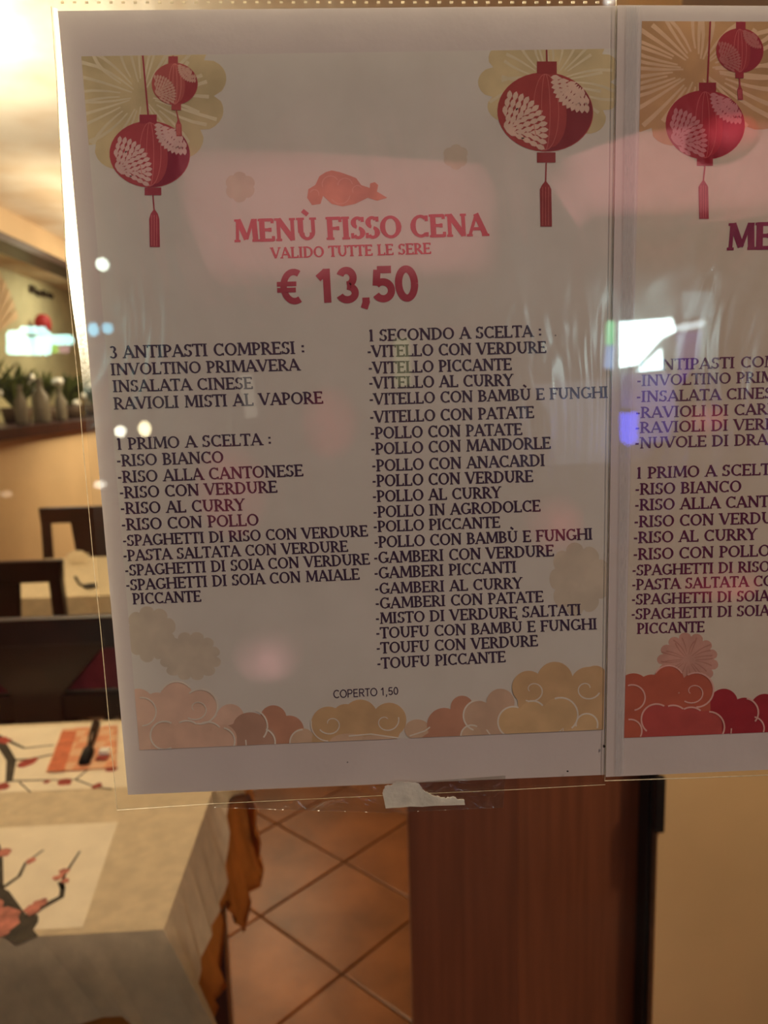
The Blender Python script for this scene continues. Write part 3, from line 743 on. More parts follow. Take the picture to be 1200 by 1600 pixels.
def cloud(page, Y, clip, groups, linecol, lines):
    """groups: (colour, circles) from back to front, then light contour lines"""
    for i, (c_, circles, polys) in enumerate(groups):
        b = Ink(Y - i*1.5e-5, clip)
        for q in circles: b.ell(*q)
        for q in polys: b.pp(q)
        b.build('cloud_print', ink('cloud_ink', *c_), page)
    l = Ink(Y - len(groups)*1.5e-5 - 1e-5, clip)
    for q in lines:
        if q[0] == 'a': l.arc(*q[1:])
        elif q[0] == 's': l.spiral(*q[1:])
        else: l.stroke(q[1], q[2])
    l.build('cloud_outlines', ink('cloud_line_ink', *linecol), page)

# ------------------------------------------------------------------ menu sheet 1
TH = .00012
m_paper = mat('menu_paper', (.77, .68, .645, 1), .7, .02, 30, .03, 200, .2)
def printed(name, c, c2, sc, fibres=.5):
    a = NT(name); pb = a.n('ShaderNodeBsdfPrincipled', Roughness=.75); pb.inputs['Specular IOR Level'].default_value = .15
    tc = a.n('ShaderNodeTexCoord'); nz = a.n('ShaderNodeTexNoise', Scale=sc, Detail=8.0, Roughness=.7); a.l(tc.outputs['Object'], nz.inputs['Vector'])
    mr = a.n('ShaderNodeMapRange'); mr.inputs[1].default_value = .35; mr.inputs[2].default_value = .68; a.l(nz.outputs[0], mr.inputs[0])
    mx = a.n('ShaderNodeMix', _data_type='RGBA'); mx.inputs[6].default_value = c; mx.inputs[7].default_value = c2; a.l(mr.outputs[0], mx.inputs[0])
    tr = a.n('ShaderNodeBsdfTranslucent'); ms = a.n('ShaderNodeMixShader', Fac=0.0)
    a.l(mx.outputs[2], pb.inputs['Base Color']); a.l(mx.outputs[2], tr.inputs[0]); a.l(pb.outputs[0], ms.inputs[1]); a.l(tr.outputs[0], ms.inputs[2]); a.l(ms.outputs[0], a.out.inputs[0]); return a.m
m_print1 = printed('printed_parchment', (.82, .77, .70, 1), (.76, .71, .64, 1), 38)
m_print2 = printed('printed_parchment_tan', (.82, .72, .60, 1), (.74, .64, .52, 1), 45)
def sheet(corners, Y, m, name='menu_sheet'):
    pts = [P(x, y, Y) for x, y in corners]
    return MB().prism(pts, (0, TH, 0)).build(name, m)
Y1 = 0.0
pg = sheet([(90, 17), (984, 8.5), (970, 1209.5), (200, 1242)], Y1, m_paper)
tag(pg, 'left dinner menu sheet with two red lanterns and the price 13,50', 'menu')
CL1 = [(127, 88), (965, 76), (943, 1140), (218, 1172)]
k = Ink(Y1 - 4e-5); k.pp(CL1); k.build('printed_background', m_print1, pg)
# gold blossoms behind the lanterns
for args in ((222, 150, 133, 11, 3, .90, 34), (862, 128, 112, 11, 5, .86, 30)):
    fb, fl_ = Ink(Y1 - 7e-5, CL1), Ink(Y1 - 9e-5, CL1); flower(fb, fl_, *args)
    fb.build('blossom_print', ink('gold_blossom_ink', 139, 108, 74, .10, 60), pg); fl_.build('blossom_lines', ink('pale_gold_ink', 147, 118, 88), pg)
for args in ((375, 292, 24, 6, 2), (712, 245, 20, 6, 4), (298, 1026, 48, 12, 6, .8), (905, 905, 48, 9, 8, 1.2), (235, 990, 40, 9, 9, 1.1)):
    fb = Ink(Y1 - 6e-5 - args[0]*1e-8, CL1); flower(fb, None, *args); fb.build('faint_blossom_print', ink('faint_gold_ink', 137, 109, 86), pg)
RED, DRK, PALE = (122, 46, 44), (98, 33, 38), (154, 106, 90)
lantern_print(pg, Y1 - 1.6e-4, 273, 131, 36, 33, (263, 88, 278, 99), (268, 161, 283, 172), (270, 87), (279, 186, 195, 213, 9), CL1, (126, 56, 48), (112, 42, 40), (144, 96, 76), 3)
lantern_print(pg, Y1 - 1.1e-4, 234, 241, 63, 52, (218, 179, 245, 193), (226, 293, 252, 305), (223, 86), (241, 328, 342, 386, 16), CL1, RED, DRK, PALE, 1)
lantern_print(pg, Y1 - 1.1e-4, 852, 175, 75, 62, (839, 96, 870, 115), (839, 238, 868, 254), (854, 74), (852.5, 284, 296, 354, 18), CL1, (112, 42, 37), (90, 32, 32), (148, 108, 86), 2)
# cloud mark over the title
z_ = lambda pts: [(340 + x/2.609, 240 + y/2.609) for x, y in pts]
cm = Ink(Y1 - 1e-4); cm.pp(z_([(365,180),(370,145),(398,128),(415,92),(440,76),(465,68),(500,76),(540,90),(565,100),(585,128),(620,140),(622,122),(640,116),(655,128),(650,155),(692,180),(650,192),(612,180),(560,205),(510,215),(465,205),(430,172),(420,205),(385,210)]))
cm.build('cloud_mark', ink('cloud_mark_ink', 142, 76, 54, .1), pg)
cm = Ink(Y1 - 1.2e-4)
for x, y, r, a0, a1 in ((460, 125, 34, 160, 330), (520, 130, 30, 180, 350), (500, 165, 40, 10, 150), (570, 150, 20, 150, 330), (395, 165, 18, 200, 380)):
    c_ = z_([(x, y)])[0]; cm.arc(c_[0], c_[1], r/2.609, a0, a1, 1.1)
cm.build('cloud_mark_lines', ink('cloud_mark_line_ink', 152, 90, 68), pg)
# title, price
ti = Ink(Y1 - 1.2e-4); text_line(ti, 'MENÙ FISSO CENA', 365, 378, 761, 368, 34.5, 1.5)
text_line(ti, 'VALIDO TUTTE LE SERE', 423, 404, 673.5, 396.4, 17, 1.35)
tio = ti.build('title_lettering', ink('title_ink', 130, 40, 42), pg)
b = Ink(Y1 - 1.2e-4); sans_line(b, '€ 13,50', 433, 475, 655, 469, 53, .215); b.build('price_lettering', ink('price_ink', 116, 42, 44), pg)
m_text = ink('text_ink', 48, 34, 40)
b = Ink(Y1 - 1.2e-4); sans_line(b, 'COPERTO 1,50', 521, 1091, 623, 1085.5, 12.5, .13); b.build('cover_charge_lettering', m_text, pg)
LEFT = [("3 ANTIPASTI COMPRESI :",171,560.2,477,552.5,19.5),("INVOLTINO PRIMAVERA",172.8,586.5,468.5,578.8,18.5),("INSALATA CINESE",176,612.7,395,607.5,18.5),
 ("RAVIOLI MISTI AL VAPORE",177.5,640,505,630.5,19),("1 PRIMO A SCELTA :",182.5,703,425,695,18.5),("-RISO BIANCO",182.5,729,349.5,723,18.5),
 ("-RISO ALLA CANTONESE",184,754.5,474,744,18.5),("-RISO CON VERDURE",187,779,433.5,769.5,18.5),("-RISO AL CURRY",188.5,803.5,383,797.5,18.5),
 ("-RISO CON POLLO",190,829,404.5,821,18.5),("-SPAGHETTI DI RISO CON VERDURE",192,853.5,575,838,17.5),("-PASTA SALTATA CON VERDURE",192.7,877,544,862,17.5),
 ("-SPAGHETTI DI SOIA CON VERDURE",195.5,900,578,882,17.5),("-SPAGHETTI DI SOIA CON MAIALE",197,923,562,905.5,17.5),("PICCANTE",207,944.5,314.5,940,17.5)]
RIGHT = [("1 SECONDO A SCELTA :",576,533.4,847,526,18.5),("-VITELLO CON VERDURE",573.7,558.3,853.5,551.5,18.5),("-VITELLO PICCANTE",575.4,584,799.5,578,18.5),
 ("-VITELLO AL CURRY",576.4,607.5,802,602.7,18.5),("-VITELLO CON BAMBÙ E FUNGHI",577,632.8,950,621.5,18),("-VITELLO CON PATATE",577.8,660.8,834.5,653,18.5),
 ("-POLLO CON PATATE",578.8,685.8,816,679.6,18.5),("-POLLO CON MANDORLE",579.5,710.5,860.5,701,18.5),("-POLLO CON ANACARDI",581,736.7,851.5,728,18.5),
 ("-POLLO CON VERDURE",581.5,760.6,833,753,18.5),("-POLLO AL CURRY",582,784.5,783,778,18),("-POLLO IN AGRODOLCE",583,809,844.5,799,18),
 ("-POLLO PICCANTE",583.2,831.5,781.5,824.4,17.5),("-POLLO CON BAMBÙ E FUNGHI",584.6,856,926,843,18),("-GAMBERI CON VERDURE",584,880.5,865.5,869,18),
 ("-GAMBERI PICCANTI",584.6,904.5,807,894.5,18),("-GAMBERI AL CURRY",585.6,928.5,816,919.4,17.5),("-GAMBERI CON PATATE",586.3,951.5,849,940.6,17.5),
 ("-MISTO DI VERDURE SALTATI",586.6,975,908,961,17.5),("-TOUFU CON BAMBÙ E FUNGHI",587.3,998,933,983.3,17.5),("-TOUFU CON VERDURE",588,1021.5,840.5,1009.6,17.5),("-TOUFU PICCANTE",589,1045.5,790,1034.5,17.5)]
for nm, lst in (('starter_and_first_course_lettering', LEFT), ('second_course_lettering', RIGHT)):
    b = Ink(Y1 - 1.2e-4)
    for a_ in lst: text_line(b, *a_)
    b.build(nm, m_text, pg)
# clouds along the bottom
OC, PK, BR, BR2, TN = (137, 97, 65), (150, 108, 84), (124, 84, 64), (130, 82, 60), (140, 102, 76)
cloud(pg, Y1 - 1.0e-4, CL1, [
   (BR2, [(427, 1123, 21), (452, 1141, 23)], [[(405, 1120), (470, 1140), (474, 1175), (405, 1175)]]),
   (PK, [(360, 1122, 22), (350, 1140, 24)], []),
   (BR, [(391, 1135, 27, 22), (412, 1155, 20)], [[(352, 1135), (400, 1120), (430, 1165), (345, 1175)]]),
   (PK, [(216, 1100, 24), (276, 1092, 27), (245, 1104, 22), (313, 1104, 27)], [[(200, 1100), (330, 1108), (335, 1180), (200, 1180)]]),
   ((146, 104, 80), [(257, 1149, 22), (292, 1150, 24), (325, 1150, 24), (348, 1154, 22)], [[(235, 1150), (370, 1155), (370, 1180), (235, 1180)]]),
   (TN, [(473, 1158, 20)], []),
   (TN, [(652, 1140, 20, 16)], []),
   (BR2, [(694, 1133, 27), (722, 1105, 18), (712, 1130, 24)], [[(655, 1155), (720, 1110), (740, 1165), (640, 1170)]]),
   (OC, [(513, 1131, 27), (563, 1120, 27), (540, 1122, 22), (608, 1125, 27)], [[(490, 1135), (632, 1130), (615, 1168), (485, 1172)]]),
   (TN, [(545, 1160, 30, 14), (590, 1160, 30, 12)], []),
   ((136, 98, 74), [(748, 1118, 23), (782, 1098, 22), (770, 1130, 24)], [[(735, 1125), (830, 1110), (830, 1160), (735, 1165)]]),
   (TN, [(737, 1150, 16)], []),
   (OC, [(826, 1074, 26), (867, 1062, 28), (919, 1070, 28), (930, 1060, 20)], [[(808, 1080), (945, 1070), (950, 1155), (812, 1160)]]),
   ((142, 102, 68), [(802, 1128, 24), (832, 1116, 21), (874, 1116, 27), (917, 1132, 17)], [[(785, 1130), (905, 1120), (905, 1160), (785, 1160)]]),
 ], (160, 122, 100), [
   ('a', 313, 1104, 27, -130, 100, 2.6), ('s', 307, 1107, 21, 130, -.95, 2.2, 5), ('a', 222, 1112, 22, -100, 90, 2.2), ('a', 276, 1092, 27, -150, -40, 2),
   ('a', 257, 1149, 22, 60, 300, 2.6), ('a', 292, 1150, 24, -120, -50, 2.6), ('a', 325, 1152, 24, -120, -40, 2.6), ('a', 346, 1158, 21, -80, 40, 2.6),
   ('a', 391, 1135, 27, -70, 40, 2.6), ('a', 408, 1160, 22, -70, 20, 2.6), ('l', [(384, 1156), (385, 1168), (392, 1170)], 2.2),
   ('a', 473, 1160, 20, 170, 270, 2.4), ('s', 517, 1131, 20, 150, -.9, 2.2, 5), ('s', 603, 1127, 21, -20, .9, 2.2, 5), ('a', 513, 1131, 27, 90, 190, 2.0), ('l', [(545, 1150), (580, 1147), (622, 1153)], 2.2),
   ('l', [(640, 1150), (664, 1142), (672, 1136)], 2.2), ('a', 748, 1118, 24, 110, 270, 2.6), ('a', 737, 1150, 17, 180, 300, 2.4), ('l', [(760, 1140), (766, 1148), (772, 1152)], 2.2),
   ('s', 832, 1078, 21, 120, -.9, 2.2, 5), ('s', 917, 1076, 21, 20, .9, 2.4, 5), ('a', 802, 1128, 24, 110, 290, 2.6), ('a', 832, 1116, 21, -110, -40, 2.6), ('a', 876, 1117, 27, -110, 50, 2.6), ('a', 917, 1132, 17, 170, 380, 2.4), ('l', [(872, 1145), (880, 1138), (880, 1150)], 2),
 ])

# ------------------------------------------------------------------ menu sheet 2 (right)
Y2 = -0.0009
pg2 = sheet([(965, 8), (1870, 12), (1700, 1180), (946.5, 1214)], Y2, m_paper)
tag(pg2, 'right menu sheet, cut by the picture edge, with red clouds at its foot', 'menu')
CL2 = [(1003, 33), (1845, 36), (1680, 1125), (975, 1153)]
k = Ink(Y2 - 4e-5); k.pp(CL2); k.build('printed_background', m_print2, pg2)
fb, fl_ = Ink(Y2 - 7e-5, CL2), Ink(Y2 - 9e-5, CL2)
flower(fb, fl_, 1092, 108, 172, 12, 7, .72, 40)
fb.build('blossom_print', ink('amber_blossom_ink', 132, 88, 56, .12, 50), pg2); fl_.build('blossom_lines', ink('pale_amber_ink', 148, 106, 76), pg2)
fb, fl_ = Ink(Y2 - 7e-5, CL2), Ink(Y2 - 9e-5, CL2)
flower(fb, fl_, 1075, 1030, 48, 13, 6, .85, 22)
fb.build('pink_blossom_print', ink('salmon_blossom_ink', 136, 88, 70), pg2); fl_.build('pink_blossom_lines', ink('salmon_line_ink', 124, 76, 60), pg2)
lantern_print(pg2, Y2 - 1.6e-4, 1156, 79, 37, 35, (1150, 34, 1165, 46), (1149, 112, 1162, 122), (1158, 32), (1156, 132, 140, 156, 8), CL2, (112, 36, 36), (102, 30, 34), (124, 62, 54), 3)
lantern_print(pg2, Y2 - 1.1e-4, 1102, 195, 62, 54, (1092, 129, 1119, 143), (1089, 245, 1114, 259), (1110, 32), (1099, 282, 292, 342, 15), CL2, (112, 32, 34), (96, 28, 32), (138, 76, 70), 4)
ti = Ink(Y2 - 1.2e-4); text_line(ti, 'MENÙ', 1134, 390.5, 1283, 387, 41, 1.55); ti.build('title_lettering', ink('dark_title_ink', 92, 26, 40), pg2)
def pgl(s, x, y, wd, cap): return (s, x, y, x + wd, y - wd*.029, cap)
L2 = [pgl("3 ANTIPASTI COMPRESI :", 994, 579.5, 306, 17.5), pgl("-INVOLTINO PRIMAVERA", 994.5, 603.5, 300, 17.5), pgl("-INSALATA CINESE", 994, 628.5, 228, 17.5), pgl("-RAVIOLI DI CARNE", 993, 653.5, 240, 17.5),
      pgl("-RAVIOLI DI VERDURE", 992, 677, 272, 17.5), pgl("-NUVOLE DI DRAGO", 991.5, 701, 246, 17.5), pgl("1 PRIMO A SCELTA :", 994, 748, 243, 18), pgl("-RISO BIANCO", 992, 773.3, 166, 18),
      pgl("-RISO ALLA CANTONESE", 991.5, 798, 289, 18), pgl("-RISO CON VERDURE", 990.5, 824, 247, 18), pgl("-RISO AL CURRY", 989.5, 849, 193, 18), pgl("-RISO CON POLLO", 989, 875, 214, 18),
      pgl("-SPAGHETTI DI RISO CON VERDURE", 987.5, 899.5, 382, 17), pgl("-PASTA SALTATA CON VERDURE", 987, 922, 350, 17), pgl("-SPAGHETTI DI SOIA CON VERDURE", 986.5, 945, 381, 17), pgl("-SPAGHETTI DI SOIA CON MAIALE", 986, 968, 364, 17), pgl("PICCANTE", 994.5, 990.6, 106, 17)]
b = Ink(Y2 - 1.2e-4)
for a_ in L2: text_line(b, *a_)
b.build('course_lettering', ink('maroon_text_ink', 66, 30, 40), pg2)
RA, RB, RC = (126, 58, 42), (108, 34, 34), (124, 50, 42)
g2, l2 = [], []
for ox in (0, 330):
    g2 += [(RB, [(1195+ox, 1106, 22), (1215+ox, 1120, 24)], [[(1180+ox, 1110), (1240+ox, 1120), (1240+ox, 1165), (1180+ox, 1165)]]),
      (RB, [(1131+ox, 1098, 22), (1120+ox, 1115, 24)], []),
      (RB, [(1163+ox, 1112, 22), (1180+ox, 1132, 18)], [[(1120+ox, 1105), (1170+ox, 1100), (1195+ox, 1160), (1120+ox, 1165)]]),
      (RA, [(990+ox, 1078, 26), (1045+ox, 1064, 24), (1018+ox, 1078, 24), (1088+ox, 1078, 27)], [[(960+ox, 1080), (1110+ox, 1085), (1110+ox, 1165), (960+ox, 1165)]]),
      (RC, [(1026+ox, 1124, 24), (1052+ox, 1124, 24), (1080+ox, 1126, 23), (1106+ox, 1132, 22)], [[(1003+ox, 1125), (1128+ox, 1130), (1128+ox, 1165), (1003+ox, 1165)]]),
      (RA, [(985+ox, 1142, 17)], [])]
    l2 += [('a', 1088+ox, 1078, 27, -120, 90, 2.6), ('a', 1045+ox, 1064, 24, -150, -30, 2.2), ('s', 1083+ox, 1081, 21, 130, -.95, 2.2, 5), ('a', 988+ox, 1090, 20, -110, 80, 2.4),
      ('a', 1026+ox, 1124, 24, 130, 300, 2.6), ('a', 1052+ox, 1126, 24, -110, -50, 2.6), ('a', 1080+ox, 1128, 23, -120, -50, 2.6), ('a', 1108+ox, 1136, 24, -90, 40, 2.6),
      ('a', 1163+ox, 1113, 22, -80, 40, 2.6), ('a', 1176+ox, 1138, 18, -80, 20, 2.4), ('a', 985+ox, 1142, 18, -100, 30, 2.4), ('l', [(1143+ox, 1138), (1142+ox, 1148), (1150+ox, 1153)], 2)]
cloud(pg2, Y2 - 1.0e-4, CL2, g2, (152, 100, 82), l2)

# ------------------------------------------------------------------ plastic sleeves
m_film = pane_mat('clear_sleeve_film', (1, 1, 1, 1), .16, (.985, .985, .98, 1), .5, 26, (1, 1, .35), .035)
m_glint = NT('sleeve_glint_strip')  # stands in for ceiling light refracted at the sleeve edge, fading downwards
_t = m_glint.n('ShaderNodeBsdfTranslucent'); _t.inputs[0].default_value = (1, .98, .92, 1)
_g = m_glint.n('ShaderNodeBsdfTransparent'); _nz = m_glint.n('ShaderNodeTexNoise', Scale=900.0, Detail=3.0); _tc = m_glint.n('ShaderNodeTexCoord')
m_glint.l(_tc.outputs['Object'], _nz.inputs['Vector']); _mr = m_glint.n('ShaderNodeMapRange'); _mr.inputs[1].default_value = .3; _mr.inputs[2].default_value = .6; _mr.inputs[3].default_value = .55; _mr.inputs[4].default_value = 1
_zt, _zb = P(130, 500).z, P(140, 655).z
_sp = m_glint.n('ShaderNodeSeparateXYZ'); m_glint.l(_tc.outputs['Object'], _sp.inputs[0])
_fd = m_glint.n('ShaderNodeMapRange'); _fd.inputs[1].default_value = _zb; _fd.inputs[2].default_value = _zt; _fd.inputs[3].default_value = -.35; _fd.inputs[4].default_value = 1.0
m_glint.l(_sp.outputs[2], _fd.inputs[0]);
m_glint.l(_nz.outputs[0], _mr.inputs[0]); _mu = m_glint.n('ShaderNodeMath', _operation='MULTIPLY_ADD', _use_clamp=True)
m_glint.l(_mr.outputs[0], _mu.inputs[0]); m_glint.l(_fd.outputs[0], _mu.inputs[1]); _mu.inputs[2].default_value = 0.0
_ms = m_glint.n('ShaderNodeMixShader'); m_glint.l(_mu.outputs[0], _ms.inputs[0]); m_glint.l(_g.outputs[0], _ms.inputs[1]); m_glint.l(_t.outputs[0], _ms.inputs[2]); m_glint.l(_ms.outputs[0], m_glint.out.inputs[0]); m_glint = m_glint.m
m_ridge = mat('sleeve_edge_plastic', rgb(235, 225, 205), .25, .1, 500, transl=.5, spec=.6)
def film(corners, Y, nx=24, ny=34, amp=.00012):
    mb = MB(); a_, b_, c_, d_ = [P(x, y, Y) for x, y in corners]
    mb.grid([[a_.lerp(b_, i/nx).lerp(d_.lerp(c_, i/nx), j/ny) + Vector((0, amp*math.sin(i*1.3+j*.7)*math.sin(j*.9-i*.4), 0)) for i in range(nx+1)] for j in range(ny+1)])
    return mb
C1 = [(80, -14), (984, -8), (946, 1226), (183, 1266)]
# the crease runs in a slight bow
s1 = empty('plastic_sleeve', P(560, 600, .0)); tag(s1, 'clear plastic punched pocket holding the left menu sheet', 'sleeve')
b1 = P(560, 600, .0)
local(film(C1, -.0005).build('front_film', m_film, s1, smooth=True), b1)
local(film(C1, .0006).build('back_film', m_film, s1, smooth=True), b1)
wd_ = MB()
Lp = [(84, 12), (89, 90), (92, 180), (96, 260), (101, 340), (103, 400), (107, 430), (113, 480), (119, 520), (125, 560), (129, 600), (132, 655)]
Rp = [(89.5, 14), (97, 90), (105, 180), (112.5, 260), (120, 340), (125, 400), (128, 430), (132.5, 480), (136, 520), (139.5, 560), (142, 600), (147.5, 655)]
wd_.grid([[P(x, y, -.0003) for x, y in Lp], [P(x, y, -.0003) for x, y in Rp]])
wd_.build('edge_tone_strip', m_glint, s1).matrix_parent_inverse = Matrix.Translation(-b1)
rg = MB()
rg.tube([P(x, y, -.0004) for x, y in ((80, 10), (88, 120), (95, 260), (102, 400), (112, 500), (122, 600), (130, 700), (139, 800), (148, 900), (157, 980), (166, 1080), (175, 1180), (183, 1266))], .00013, 6)
rg.tube([P(x, y, -.0004) for x, y in ((183, 1266), (330, 1256), (600, 1243), (800, 1234), (946, 1226))], 0.0001, 6)
for k_ in range(46):
    x = 95 + k_*19.0; rg.box(*(P(x, 5.2, -.0006)), *(P(x+5, 2.4, -.0003)))
local(rg.build('edge_ridge', m_ridge, s1, smooth=False), b1)
C2 = [(963, -10), (1900, -6), (1720, 1190), (945, 1220)]
s2 = empty('plastic_sleeve', P(1300, 600, -.001)); tag(s2, 'clear plastic punched pocket holding the right menu sheet', 'sleeve')
b2 = P(1300, 600, -.001)
_m = NT('darkened_sleeve_margin'); _a = _m.n('ShaderNodeBsdfTransparent'); _a.inputs[0].default_value = (1, 1, 1, 1)  # overlay that puts shade on the margin with no sheet behind
_b = _m.n('ShaderNodeBsdfDiffuse'); _b.inputs[0].default_value = (.82, .80, .80, 1); _n = _m.n('ShaderNodeTexNoise', Scale=60.0)
_q = _m.n('ShaderNodeMapRange'); _q.inputs[3].default_value = .15; _q.inputs[4].default_value = .4; _m.l(_n.outputs[0], _q.inputs[0])
_x = _m.n('ShaderNodeMixShader'); _m.l(_q.outputs[0], _x.inputs[0]); _m.l(_a.outputs[0], _x.inputs[1]); _m.l(_b.outputs[0], _x.inputs[2]); _m.l(_x.outputs[0], _m.out.inputs[0]); m_strip = _m.m
local(film(C2, -.0015).build('front_film', m_film, s2, smooth=True), b2)
mg = MB().poly([P(x, y, -.00155) for x, y in ((979, 8), (1000, 8), (974, 1213), (961.5, 1213))]); local(mg.build('edge_tone_strip', m_strip, s2), b2)
rg = MB().tube([P(945, 1220, -.0015), P(1100, 1215, -.0015), P(1720, 1190, -.0015)], .00018, 6).tube([P(963, -10, -.0015), P(945, 1220, -.0015)], .00012, 6)
local(rg.build('edge_ridge', m_ridge, s2), b2)

# torn white paper stuck under the left sleeve, and clear tape
m_torn = mat('torn_white_paper', (.84, .80, .70, 1), .85, .08, 120, .1, 300, .1, transl=.1)
random.seed(4)
tp = [(598, 1240), (601, 1229), (612, 1226), (618, 1222), (632, 1222), (648, 1223), (656, 1226), (660, 1234), (668, 1239), (676, 1243), (684, 1244), (692, 1247), (702, 1247), (708, 1245), (716, 1249), (726, 1250), (727, 1257), (700, 1259), (660, 1260), (622, 1262), (602, 1263)]
jag = []
for i in range(len(tp)):
    p, q = tp[i], tp[(i+1) % len(tp)]; n_ = 4 if i < 15 else 2
    for k_ in range(n_): jag.append((p[0]+(q[0]-p[0])*k_/n_ + random.uniform(-.8, .8), p[1]+(q[1]-p[1])*k_/n_ + random.uniform(-.9, .9)))
tn = MB().prism([P(x, y, -.0026) for x, y in jag], (0, .0002, 0)).build('torn_label', m_torn); tag(tn, 'torn scrap of white paper stuck on the glass under the left menu', 'paper scrap')
m_tape = pane_mat('clear_tape', (1, 1, 1, 1), .25, (.93, .92, .90, 1), .6, 90, None, .06)
tpo = MB().prism([P(x, y, -.0022) for x, y in ((330, 1238), (598, 1226), (790, 1212), (786, 1262), (602, 1270), (335, 1262))], (0, .00015, 0)).build('clear_tape', m_tape); tag(tpo, 'strip of clear tape along the bottom of the left sleeve', 'tape')
m_speck = mat('dirt_speck', rgb(30, 22, 20), .8)
for x, y, r, lab in ((944, 1166, 2.2, 'small black speck at the lower right corner of the left menu'), (887, 1205, 1.6, 'tiny dark speck on the bottom margin of the left menu'), (543, 1191, 1.1, 'tiny dark speck on the white margin under the cover charge'), (868, 524, 1.0, 'tiny dark speck beside the second course heading')):
    o = MB().prism([P(x + r*math.cos(k_)*random.uniform(.7, 1.2), y + r*math.sin(k_)*random.uniform(.7, 1.3), -.0019) for k_ in (0, 1, 2, 3, 4, 5)], (0, .0001, 0)).build('dirt_speck', m_speck); tag(o, lab, 'speck')

# ------------------------------------------------------------------ street side, seen mirrored in the glass
def lit(name, pts, D, m, label, cat, group=None, depth=.06):
    q = [M(x, y, D) for x, y in pts]
    o = MB().prism(q, (0, -depth, 0)).build(name, m); return tag(o, label, cat, group)
def softglow(name, color, st_):
    """awning glow painted as emission, faded towards the hems to soften its mirror image"""
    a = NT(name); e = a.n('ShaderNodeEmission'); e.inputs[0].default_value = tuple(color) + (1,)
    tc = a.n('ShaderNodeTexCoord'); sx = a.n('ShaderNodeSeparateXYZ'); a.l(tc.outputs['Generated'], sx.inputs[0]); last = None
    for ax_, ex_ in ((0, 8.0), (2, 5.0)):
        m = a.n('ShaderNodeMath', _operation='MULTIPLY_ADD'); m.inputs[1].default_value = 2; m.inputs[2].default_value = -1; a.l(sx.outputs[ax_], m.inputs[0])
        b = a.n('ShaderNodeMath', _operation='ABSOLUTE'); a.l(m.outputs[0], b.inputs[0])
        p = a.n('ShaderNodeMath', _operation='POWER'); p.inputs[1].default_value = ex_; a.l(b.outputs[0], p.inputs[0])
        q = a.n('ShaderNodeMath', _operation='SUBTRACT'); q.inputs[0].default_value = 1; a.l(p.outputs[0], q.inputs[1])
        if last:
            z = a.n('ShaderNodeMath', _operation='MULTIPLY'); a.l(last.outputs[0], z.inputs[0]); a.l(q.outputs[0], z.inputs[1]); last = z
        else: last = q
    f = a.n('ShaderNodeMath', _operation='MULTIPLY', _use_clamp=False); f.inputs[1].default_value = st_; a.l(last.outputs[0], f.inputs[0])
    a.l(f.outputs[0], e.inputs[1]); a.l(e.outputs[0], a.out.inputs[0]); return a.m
m_awn = softglow('pink_awning_glow', (1.0, .34, .33), 1.35)
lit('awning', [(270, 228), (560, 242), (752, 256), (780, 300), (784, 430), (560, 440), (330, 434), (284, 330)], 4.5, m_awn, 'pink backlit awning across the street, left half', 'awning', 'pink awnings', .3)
lit('awning', [(872, 250), (1000, 206), (1230, 184), (1240, 320), (1100, 336), (930, 342), (900, 300)], 4.5, softglow('pink_awning_glow_bright', (1.0, .34, .34), 1.9), 'pink backlit awning across the street, right half', 'awning', 'pink awnings', .3)
m_white = emis('sign_white', (.75, 1, 1), 26)
lit('shop_sign', [(972, 503), (1050, 497), (1056, 518), (1034, 528), (998, 570), (972, 574)], 6, m_white, 'bright white shop sign across the street', 'sign')
lit('shop_sign', [(1034, 546), (1036, 577), (998, 580)], 6, m_white, 'small triangular white sign below the bright one', 'sign')
lit('shop_sign', [(1056, 508), (1102, 499), (1100, 510), (1080, 515), (1058, 516)], 6, emis('sign_dim', (.8, .95, 1), 6), 'thin pale sign beside the bright white one', 'sign')
lit('shop_sign', [(1070, 455), (1115, 455), (1113, 494), (1070, 496)], 6.2, emis('sign_pale', (.55, .8, .85), 1.6), 'pale cyan sign above the bright white one', 'sign')
lit('light_tube', [(951, 502), (961, 501), (960, 538), (950, 538)], 6, emis('tube_green', (.35, 1, .5), 6), 'green light tube left of the bright white sign', 'light')
lit('light_tube', [(950, 540), (960, 540), (958, 576), (947, 576)], 6, emis('tube_blue', (.4, .6, 1), 5), 'pale blue light tube left of the bright white sign', 'light')
lit('shop_light', [(972, 646), (997, 644), (996, 690), (984, 696), (973, 690)], 6, emis('panel_blue', (.08, .10, 1), 9), 'deep blue light panel under the white sign', 'light')
lit('shop_light', [(974, 584), (1048, 582), (1056, 640), (1044, 690), (1000, 692), (1000, 640), (974, 636)], 6.4, emis('panel_violet', (.35, .30, 1), 1.3, .5), 'dim violet shop window under the white sign', 'light')
lit('shop_light', [(1060, 520), (1098, 516), (1092, 560), (1066, 600)], 6.4, emis('panel_violet_dim', (.35, .2, 1), 1.4, .4), 'dim violet panel right of the white sign', 'light')
lit('shop_light', [(372, 585), (392, 583), (402, 650), (384, 655)], 6, emis('reflect_cream', (1, .9, .7), .9), 'faint cream panel added across the street for its reflection', 'light')  # this and the next two panels are added only for pale reflections
lit('shop_light', [(616, 530), (640, 528), (642, 602), (618, 604)], 6, emis('reflect_yellow', (.9, .9, .4), .9), 'faint yellow panel added across the street for its reflection', 'light')
lit('shop_light', [(835, 600), (955, 592), (952, 722), (872, 726), (860, 650)], 6.8, emis('reflect_grey', (.7, .75, .9), .55, .5), 'faint grey panel added across the street for its reflection', 'light')
m_cy = emis('sign_cyan', (.50, 1, .92), 17)
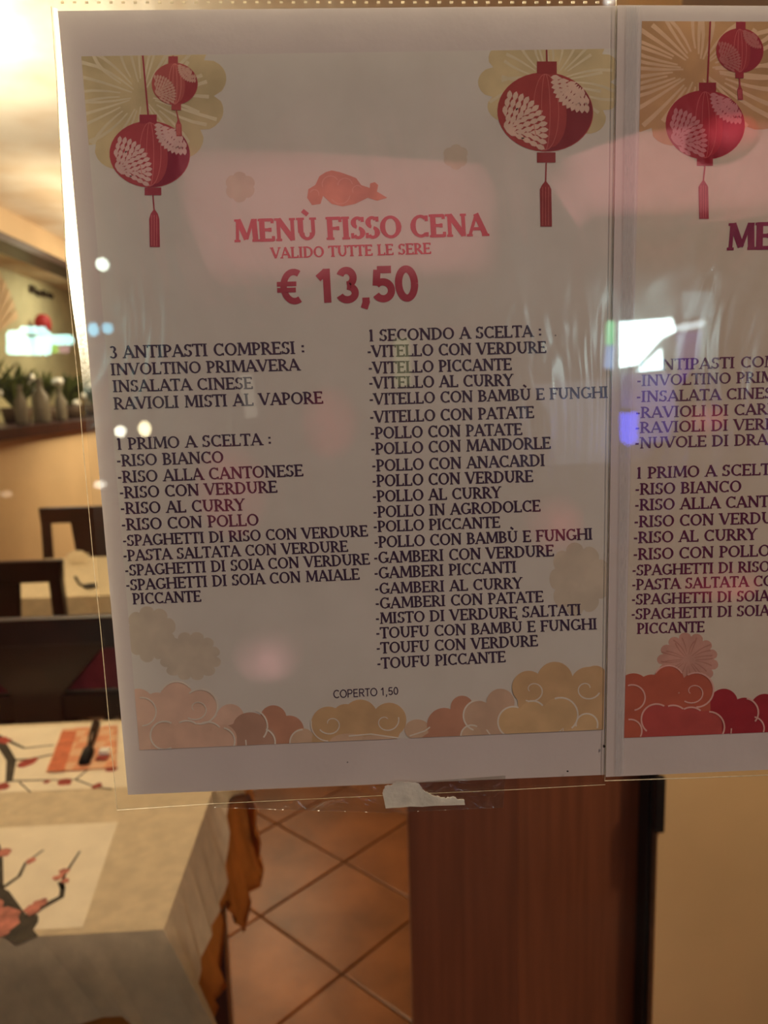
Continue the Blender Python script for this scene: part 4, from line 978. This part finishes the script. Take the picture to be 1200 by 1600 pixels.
def rrect(x0, y0, x1, y1, r):
    o_ = []
    for cx, cy, a0 in ((x1-r, y1-r, 0), (x0+r, y1-r, 90), (x0+r, y0+r, 180), (x1-r, y0+r, 270)):
        for k_ in range(4): a_ = math.radians(a0+30*k_); o_.append((cx+r*math.cos(a_), cy+r*math.sin(a_)))
    return o_
sg = lit('neon_sign', rrect(10, 516, 75, 554, 6), 5, m_cy, 'glowing cyan white neon sign of two joined plates', 'sign')
o = MB().prism([M(x, y, 5) for x, y in rrect(30, 510, 68, 517, 3)], (0, -.05, 0)).build('upper_plate', m_cy, sg)
o = MB().prism([M(x, y, 5) for x, y in rrect(74, 523, 111, 538, 5)], (0, -.05, 0)).build('side_plate', m_cy, sg)
o = MB().prism([M(x, y, 4.97) for x, y in ((32, 521), (48, 521), (64, 524), (48, 527))], (0, -.02, 0)).build('dark_symbol', emis('sign_symbol', (.05, .2, .18), 1), sg)
lit('shop_light', [(81, 539), (89, 539), (89, 551), (82, 551)], 5, emis('panel_green', (.4, 1, .1), 6), 'small green light under the neon sign', 'light')
lit('shop_light', [(91, 539), (105, 539), (102, 551), (91, 551)], 5, emis('panel_rose', (1, .55, .6), 4), 'small rose light under the neon sign', 'light')
def bulb(x, y, r, D, m, label, ry=None):
    c = M(x, y, D); R0 = r/F*(D+.3); k_ = (ry or r)/r
    o = MB().lathe(c, [(R0*math.sin(PI*i/10), R0*k_*math.cos(PI*i/10)) for i in range(11)], 16).build('street_lamp', m, None, smooth=True)
    return tag(o, label, 'lamp', 'street lamps mirrored in the glass')
bulb(160, 413, 9, 8, emis('lamp_white', (.85, 1, .85), 18), 'round white street lamp mirrored on the left menu margin')
bulb(146, 515, 8, 8, emis('lamp_blue', (.25, .75, 1), 9), 'blue lamp, left of a mirrored pair', 10)
bulb(168, 513, 8, 8, emis('lamp_blue', (.25, .75, 1), 8), 'blue lamp, right of a mirrored pair', 8)
bulb(188, 674, 8, 8, emis('lamp_warm', (1, .95, .75), 18), 'warm white lamp, left of a mirrored pair')
bulb(226, 670, 9, 8, emis('lamp_yellow', (1, .85, .5), 18), 'yellow lamp, right of a mirrored pair', 11)
bulb(156, 757, 9, 8, emis('lamp_cream', (1, .95, .8), 7), 'cream lamp low beside the menu edge', 6)
bulb(10, 772, 9, 8, emis('lamp_peach', (1, .75, .5), 3), 'peach lamp low at the left edge', 5)
bulb(952, 2, 8, 5, emis('lamp_ring', (1, 1, .95), 7), 'white lamp mirrored at the top edge', 4)
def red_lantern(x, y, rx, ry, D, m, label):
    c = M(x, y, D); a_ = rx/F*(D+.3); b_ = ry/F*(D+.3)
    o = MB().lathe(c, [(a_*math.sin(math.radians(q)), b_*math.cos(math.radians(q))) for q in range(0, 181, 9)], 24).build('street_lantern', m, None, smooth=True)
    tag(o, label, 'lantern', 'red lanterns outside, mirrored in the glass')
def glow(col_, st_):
    """lantern emission painted to fade from the window side, softening its mirrored rim"""
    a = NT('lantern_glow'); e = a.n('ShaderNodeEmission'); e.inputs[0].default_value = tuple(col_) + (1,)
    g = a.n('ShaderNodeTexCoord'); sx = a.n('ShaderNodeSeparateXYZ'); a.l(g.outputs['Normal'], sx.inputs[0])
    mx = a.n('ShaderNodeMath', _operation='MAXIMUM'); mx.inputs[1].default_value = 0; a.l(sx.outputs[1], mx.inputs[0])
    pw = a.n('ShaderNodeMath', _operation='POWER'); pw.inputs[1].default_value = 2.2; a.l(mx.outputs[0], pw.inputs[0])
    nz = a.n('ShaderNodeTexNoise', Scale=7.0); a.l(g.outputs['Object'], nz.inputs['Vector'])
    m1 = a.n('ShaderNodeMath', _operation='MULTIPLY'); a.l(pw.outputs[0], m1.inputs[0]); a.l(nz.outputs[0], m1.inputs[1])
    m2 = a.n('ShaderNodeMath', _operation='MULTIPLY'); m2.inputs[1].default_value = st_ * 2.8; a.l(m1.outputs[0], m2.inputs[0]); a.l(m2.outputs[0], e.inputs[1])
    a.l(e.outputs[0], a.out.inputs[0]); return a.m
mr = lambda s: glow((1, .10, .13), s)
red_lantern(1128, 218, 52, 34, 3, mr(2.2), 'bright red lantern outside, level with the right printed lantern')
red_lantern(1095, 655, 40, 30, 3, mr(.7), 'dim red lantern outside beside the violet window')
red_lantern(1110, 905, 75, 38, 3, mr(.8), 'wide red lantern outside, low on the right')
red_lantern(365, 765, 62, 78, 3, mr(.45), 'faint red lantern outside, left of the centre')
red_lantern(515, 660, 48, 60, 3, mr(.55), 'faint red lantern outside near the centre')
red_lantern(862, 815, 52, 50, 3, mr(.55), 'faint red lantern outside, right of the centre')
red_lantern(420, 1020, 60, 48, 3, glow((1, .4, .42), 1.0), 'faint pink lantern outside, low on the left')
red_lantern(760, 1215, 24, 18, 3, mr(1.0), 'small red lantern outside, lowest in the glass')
